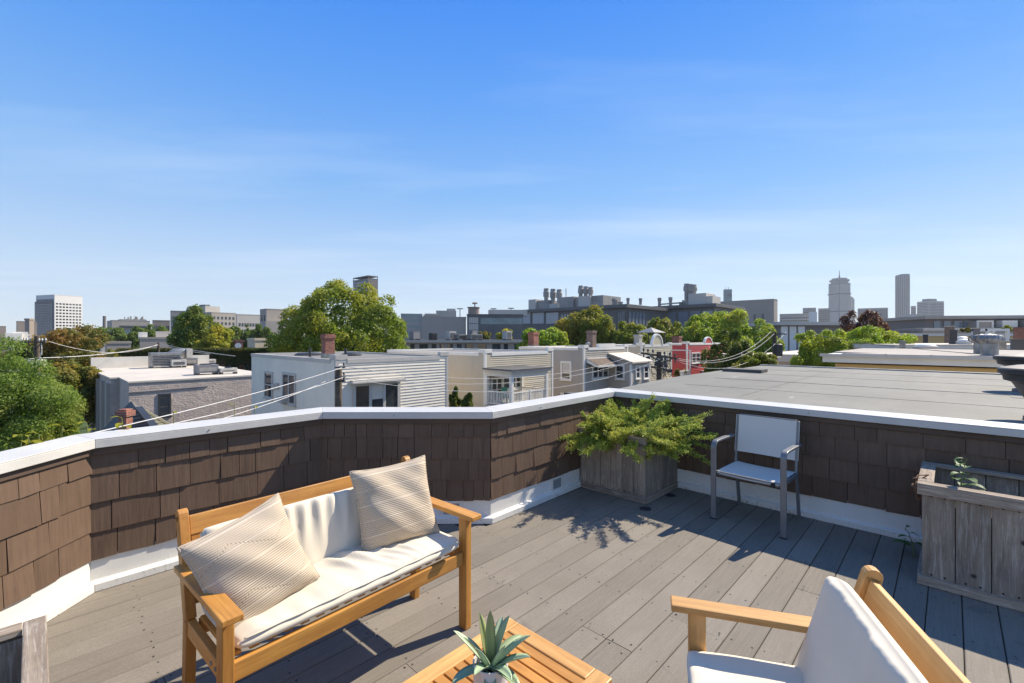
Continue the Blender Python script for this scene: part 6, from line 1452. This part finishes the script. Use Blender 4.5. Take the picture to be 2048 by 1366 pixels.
for i in range(270):
    az = jr.uniform(0, 2*math.pi); ln = jr.uniform(.28, .6); el = jr.uniform(-.02, .5) if i % 3 else jr.uniform(.3, .75)
    # stretch along the wall side towards the left and right
    ca, sa = math.cos(az), math.sin(az); reach = 1 + .3*abs(ca)**2*(1 if jr.random() < .8 else .3)
    if sa > .3: ln *= .75; el += .25
    p = Vector((jr.uniform(-.27,.27), jr.uniform(-.27,.27), .02)); d = Vector((ca*math.cos(el)*reach, sa*math.cos(el), math.sin(el))).normalized(); pts = [p.copy()]; n = 9
    for k in range(n):
        d += Vector((jr.uniform(-.08,.08), jr.uniform(-.08,.08), -.085 + .016*k)); d.normalize(); p = p + d*ln*reach/n
        p.y = min(p.y, PW/2 - .03 if p.z < .42 else .3)
        pts.append(p.copy())
    stems.tube(pts, [.005*(1-k/11)+.0012 for k in range(n+1)], 4)
    for k in range(2, n+1):
        for s in range(11):
            bd_ = (pts[k]-pts[k-1]).normalized(); sd = bd_.cross(Vector((jr.uniform(-1,1), jr.uniform(-1,1), 1))).normalized()*(1 if s % 2 else -1)
            bdir = (bd_*.9 + sd*jr.uniform(.4,1.0) + Vector((0,0,jr.uniform(-.15,.4)))).normalized(); bl = jr.uniform(.03,.085)*(1.1 - .05*k); q = pts[k-1].lerp(pts[k], jr.random())
            m_ = 8
            for j in range(m_):
                f_ = (j+.5)/m_; sd2 = bdir.cross(Vector((jr.uniform(-1,1), jr.uniform(-1,1), jr.uniform(-1,1)))).normalized()
                jp.append(q + bdir*bl*f_ + sd2*jr.uniform(.0,.009)*(1-.5*f_)); jn.append(bdir*.9 + sd2*.9)
jp = np.array([tuple(q) for q in jp]); jn = np.array([tuple(q) for q in jn])
# needles point along jn: build thin diamonds
rj = np.random.default_rng(3); nn_ = len(jp); dd_ = jn/np.linalg.norm(jn, axis=1, keepdims=True); sd_ = np.cross(dd_, rj.normal(0,1,(nn_,3))); sd_ /= np.linalg.norm(sd_, axis=1, keepdims=True)
L_ = rj.uniform(.012,.026,(nn_,1)); w_ = .0052
v = np.stack([jp, jp+dd_*L_*.5+sd_*w_, jp+dd_*L_, jp+dd_*L_*.5-sd_*w_], 1).reshape(-1,3)
np_mesh('foliage', v, np.arange(nn_*4).reshape(nn_,4), M['juniper'], jt)
stems.build('stems', M['bark'], jt)
# weeds in the long planter
def broadleaf(mb, p, d, L_, Wd, r, droop=.3):
    d = Vector(d).normalized(); s = d.cross(Vector((0,0,1))).normalized(); n = 5; vs = []; p = Vector(p)
    for i in range(n+1):
        f = i/n; w = Wd*math.sin(math.pi*min(.97, f*.85+.12))*.5 if i < n else .0008; up = s.cross(d)
        vs += [p - s*w + up*w*.3, p, p + s*w + up*w*.3]; d = (d + Vector((0,0,-droop/n))).normalized(); p = p + d*L_/n
    mb.add(vs, [q for i in range(n) for q in ((i*3,i*3+1,i*3+4,i*3+3),(i*3+1,i*3+2,i*3+5,i*3+4))])
M['weed'] = leafmat('weed_leaf', (.05,.12,.03), (.09,.19,.045), None, trans=.3); M['weedyel'] = leafmat('yellow_vine_leaf', (.25,.26,.02), (.4,.36,.03), (.16,.2,.03), .3, 6., .5)
M['stem'] = plain('green_stem', (.14,.17,.05), .7); M['deadleaf'] = plain('dry_leaf', (.2,.1,.05), .9, .3, 20)
wr = random.Random(4)
def weed(name, lab, loc, h, nl, lsz, mat, cat='plant', stemmat='stem', lean=(0,0), group=None, pairs=True):
    t = thing(name, lab, cat, loc, 0, group); st = MB(); n = 6; pts = [Vector((lean[0]*(k/n)**1.5+wr.uniform(-.006,.006), lean[1]*(k/n)**1.5, h*k/n)) for k in range(n+1)]; st.tube(pts, [.004]*4+[.0025]*3, 5); st.build('stem', M[stemmat], t)
    for k in range(nl):
        f = .25 + .75*k/max(nl-1,1); i = min(int(f*n), n-1); p = pts[i].lerp(pts[i+1], f*n-i); az = wr.uniform(0, 6.28); lb = MB(); s_ = lsz*(1.1-.45*f)*wr.uniform(.8,1.2)
        d = Vector((math.cos(az), math.sin(az), wr.uniform(.0,.6))); st2 = p + d*s_*.35; lb.tube([p, st2], .0015, 4); broadleaf(lb, st2, d, s_, s_*.62, wr, .9); lb.build('leaf', M[mat], t)
    return t
q = P(1887, 955, dfloor(1140)*1.0); base = uv(U2+.18, V2+.17, .47)
weed('weed', 'tall leafy green weed in the left corner of the long planter', base, .30, 13, .085, 'weed', lean=(.02,-.02))
weed('weed', 'short leafy weed just right of the taller one in the long planter', uv(U2+.14, V2+.26, .47), .12, 7, .10, 'weed', lean=(.03,-.03))
weed('weed', 'small dark weed growing out between the long planter and the wall', uv(U2+.42, V2-.05, .0), .2, 6, .08, 'weed', lean=(-.06,.0))
t = thing('dry_vine', 'curl of dry brown vine on the left rim of the long planter', 'plant', uv(U2+.12, V2, .625), 0); k = MB()
k.tube([(0,0,0),(.04,.0,.02),(.03,.02,.012),(-.02,.01,.015),(-.05,-.01,0),(-.06,-.02,-.06),(-.05,-.02,-.13)], .004, 5); k.build('stem', M['deadleaf'], t)
for i in range(7): lb = MB(); broadleaf(lb, (-.05+.02*wr.uniform(-1,1), -.02+.02*wr.uniform(-1,1), -.02*i+.01), (wr.uniform(-1,1), wr.uniform(-1,1), -.3), .045, .03, wr, 1.); lb.build('leaf', M['deadleaf'], t)
# yellow vine tips poking above the left parapet
for i, (px, py, pt, h) in enumerate(((62,892,872,.2),(76,888,872,.2),(96,882,868,.2),(142,876,853,.2),(176,868,845,.22),(246,858,835,.2),(350,850,823,.2),(473,838,808,.2),(512,832,812,.18))):
    # just outside the outer edge of the cap
    A_, B_ = (oCapO[0], oCapO[1]) if px < 175 else (oCapO[1], oCapO[2]); e = (B_-A_).normalized(); rr = ray(px); tt = (rr*A_.y - A_.x)/(e.x - rr*e.y); q = A_ + e*tt; nrm = Vector((-e.y, e.x)); q += nrm*.05
    d_ = q.y; top = zat(pt, d_); h = max(.25, top-.72)
    weed('vine_shoot', ['thin yellow green vine shoot poking over the far left parapet, leftmost','thin yellow green vine shoot beside the leftmost one','short yellow vine shoot third from the left over the parapet','leafy yellow vine shoot left of the parapet corner','leafy yellow vine shoot right at the parapet corner','yellow vine leaves in front of the brick chimney','single yellow vine tip left of the wires above the parapet','yellow vine shoot above the parapet beside the wires, right of the single tip','rightmost yellow vine shoot in front of the white house'][i],
         (q.x, q.y, top-h), h, 7 if i < 6 else 3, .075 if i < 6 else .05, 'weedyel', 'vine', group='vine shoots along the left parapet')
# ------------------------------------------------------------------ utility poles and cables
def pole(lab, px, pyt, d, r=.15, zb=GZ, name='utility_pole', group='utility poles along the streets'):
    q = P(px, 0, d); h = zat(pyt, d)-zb; t = thing(name, lab, 'utility pole', (q.x,q.y,zb), 0, group)
    MB().tube([(0,0,0),(.0,0,h*.5),(0,0,h)], [r*1.15, r*1.05, r*.9], 14).build('post', M['pole'], t, smooth=30); return t, h
def insul(mb, x, y, z, s=1.): mb.lathe([(.02*s,0),(.02*s,.08*s),(.07*s,.09*s),(.05*s,.13*s),(.06*s,.15*s),(.02*s,.22*s)], (x,y,z), 8)
# left pole with crossarm and transformers
d1 = 34.; t, h = pole('wooden utility pole with two grey transformers in front of the rust tree', 74, 672, d1, .17)
w = lambda px: (px-74)/FPX*d1
k = MB(); za = zat(684, d1)-GZ; k.bar((w(48),-.2,za),(w(98),-.2,za),.1,.12); k.bar((w(60),-.2,za-.05),(0,-.1,za-.6),.05,.05); k.bar((w(88),-.2,za-.05),(0,-.1,za-.6),.05,.05); k.build('crossarm', M['pole'], t)
k = MB()
for px in (49,54,60,66,84,90,97): insul(k, w(px), -.2, za+.06)
k.build('insulators', M['porcelain'], t)
for px, yt, yb in ((66,720,736),(86,719,732)):
    zt, zb = zat(yt,d1)-GZ, zat(yb,d1)-GZ; MB().lathe([(.24,0),(.27,.03),(.27,zt-zb-.05),(.2,zt-zb),(.02,zt-zb+.05)], (w(px),-.15,zb), 14).build('transformer', M['ac'], t, smooth=30)
lp = MB()
for i in range(3): lp.tube([(w(88),-.2,za),(w(92),-.3,za-.5-.2*i),(w(84),-.2,zat(720,d1)-GZ+.1*i)], .02, 5)
lp.tube([(0,-.2,zat(738,d1)-GZ),(w(84),-.3,zat(746,d1)-GZ),(w(98),-.3,zat(752,d1)-GZ),(w(104),-.2,zat(749,d1)-GZ)], .03, 5); lp.build('jumper_cables', M['wire'], t)
# leaning dark pole at the corner of the white house
d2 = 18.5; t, h = pole('dark mossy utility pole in front of the white house corner', 677, 739, d2, .145)
k = MB()
for py in (733, 752, 760): k.box((-.04,-.3,zat(py,d2)-GZ-.05),(.34,-.14,zat(py,d2)-GZ)); insul(k, .3, -.22, zat(py,d2)-GZ, .8)
k.bar((0,-.2,zat(764,d2)-GZ),(.36,-.22,zat(757,d2)-GZ),.04,.04); k.build('brackets', M['dark'], t)
# right pole bristling with cables
d3 = 30.; t, h = pole('weathered utility pole bristling with cables before the cream house', 1318, 703, d3, .17)
w = lambda px: (px-1318)/FPX*d3
k = MB(); za = zat(712, d3)-GZ; k.bar((w(1283),.15,zat(706,d3)-GZ),(w(1352),-.25,zat(717,d3)-GZ),.12,.13); k.bar((w(1300),-.2,zat(733,d3)-GZ),(w(1340),-.3,zat(741,d3)-GZ),.1,.12); k.bar((w(1292),0,zat(707,d3)-GZ),(0,0,zat(722,d3)-GZ),.05,.06); k.bar((w(1346),-.2,zat(716,d3)-GZ),(0,-.1,zat(727,d3)-GZ),.05,.06); k.build('crossarm', M['pole'], t)
k = MB()
for px, py in ((1287,706),(1296,708),(1306,709),(1329,713),(1340,715),(1350,717)): insul(k, w(px), 0, zat(py,d3)-GZ+.05, 1.3); k.tube([(w(px),0,zat(py,d3)-GZ-.06),(w(px),-.05,zat(py+9,d3)-GZ)], .035, 6)
k.build('insulators', M['dark'], t)
k = MB(); wr2 = random.Random(6)
k.lathe([(.16,0),(.17,.25),(.12,.5),(.03,.55)], (w(1312),-.2,zat(732,d3)-GZ), 10); k.box((w(1334),-.35,zat(744,d3)-GZ),(w(1341),-.1,zat(738,d3)-GZ)); k.build('splice_case', M['dark'], t)
k = MB()
for i in range(20):
    a = Vector((w(wr2.uniform(1294,1348)), wr2.uniform(-.3,.2), zat(wr2.uniform(708,735),d3)-GZ)); b = Vector((w(wr2.uniform(1308,1346)), wr2.uniform(-.3,.2), zat(wr2.uniform(735,770),d3)-GZ)); m_ = (a+b)/2 + Vector((wr2.uniform(-.3,.3), -.1, -.35)); k.tube([a, a.lerp(m_,.6)+Vector((0,0,-.1)), m_, b.lerp(m_,.5)+Vector((0,0,-.12)), b], .016, 5)
k.build('hanging_cables', M['wiredark'], t)
d4 = 44.; t, h = pole('dark far utility pole right of the shrub', 1549, 664, d4, .2)
k = MB(); k.bar((-.9,-.2,zat(668,d4)-GZ),(1.0,-.2,zat(668,d4)-GZ),.12,.12); k.build('crossarm', M['pole'], t)
MB().lathe([(.32,0),(.34,1.1),(.1,1.2)], (.2,-.35,zat(712,d4)-GZ), 12).build('transformer', M['dark'], t)
k = MB(); k.tube([(.1,-.2,zat(712,d4)-GZ),(-.3,-.2,zat(722,d4)-GZ),(-.4,-.2,zat(745,d4)-GZ)], .05, 6); k.build('conduit', M['wire'], t)
d5 = 52.; t, h = pole('short pale pole standing behind the bulky air handler', 317, 685, d5, .13)
def cable(lab, pts, r, mat='wire', sag=.0, name='cable', group='overhead cables'):
    k = MB(); P3 = [P(*p) for p in pts]; out = []
    for a, b in zip(P3, P3[1:]):
        n = 14
        for i in range(n): s = i/n; q = a.lerp(b, s); q.z -= sag*4*s*(1-s); out.append(q)
    out.append(P3[-1]); c = sum((Vector(q) for q in out), Vector())/len(out)
    t = tag(k.tube([q-c for q in out], r, 6).build(name, M[mat], smooth=True, loc=c), lab, 'cable', group)
cable('topmost pale service cable from the mossy pole down to the lower left', [(688,734,18.4),(-40,918,6.0)], .011, sag=.10)
cable('middle pale service cable from the mossy pole down to the left parapet', [(690,753,18.4),(120,895,6.5)], .011, sag=.14)
cable('lowest pale service cable from the mossy pole, just under the middle one', [(657,760,18.2),(345,866,9.0)], .010, sag=.10)
cable('highest pale cable between the mossy pole and the bristling pole', [(690,733,18.4),(1287,704,30)], .010, sag=1.02)
cable('second pale cable between the mossy pole and the bristling pole', [(691,752,18.4),(1306,708,30)], .010, sag=.98)
cable('lowest pale cable between the mossy pole and the bristling pole', [(692,756,18.4),(1330,714,30)], .010, sag=1.28)
cable('upper sagging cable from the bristling pole to the far right pole', [(1350,716,30),(1542,663,44)], .013, sag=1.15)
cable('middle sagging cable from the bristling pole to the far right pole', [(1351,719,30),(1551,665,44)], .013, sag=1.2)
cable('lowest sagging cable from the bristling pole to beyond the far pole', [(1350,721,30),(1572,664,46)], .013, sag=1.75)
cable('upper dark cable from the left pole to the short pale pole', [(98,683,34),(317,688,52)], .018, 'wire', sag=.9)
cable('lower pale cable from the left pole to the short pale pole', [(74,716,34),(317,690,52)], .03, 'wire', sag=.3)
cable('upper cable from the short pale pole to the white house', [(317,687,52),(470,712,40)], .02, 'wire', sag=.1)
cable('lower cable from the short pale pole to the white house', [(317,690,52),(420,708,44)], .02, 'wire', sag=.1)
cable('thin dark cable crossing the tan roof', [(1640,672,27),(1960,708,16)], .012, 'wiredark', sag=.1)
cable('short pale cable at the far left crossing the ash tree', [(-60,722,30),(74,716,34)], .02, 'wire', sag=.1)
# ------------------------------------------------------------------ thin city haze
hm = bpy.data.materials.new('city_haze'); hm.use_nodes = True; ht = hm.node_tree; ht.nodes.clear()
ho = ht.nodes.new('ShaderNodeOutputMaterial'); hv = ht.nodes.new('ShaderNodeVolumePrincipled')
hv.inputs['Color'].default_value = (.93, .96, 1, 1); hv.inputs['Density'].default_value = .00009; hv.inputs['Anisotropy'].default_value = .2
ht.links.new(hv.outputs[0], ho.inputs['Volume'])
hz_ = MB().box((-3500,-300,GZ-1),(3500,2600,330)).build('haze', hm); tag(hz_, kind='stuff')
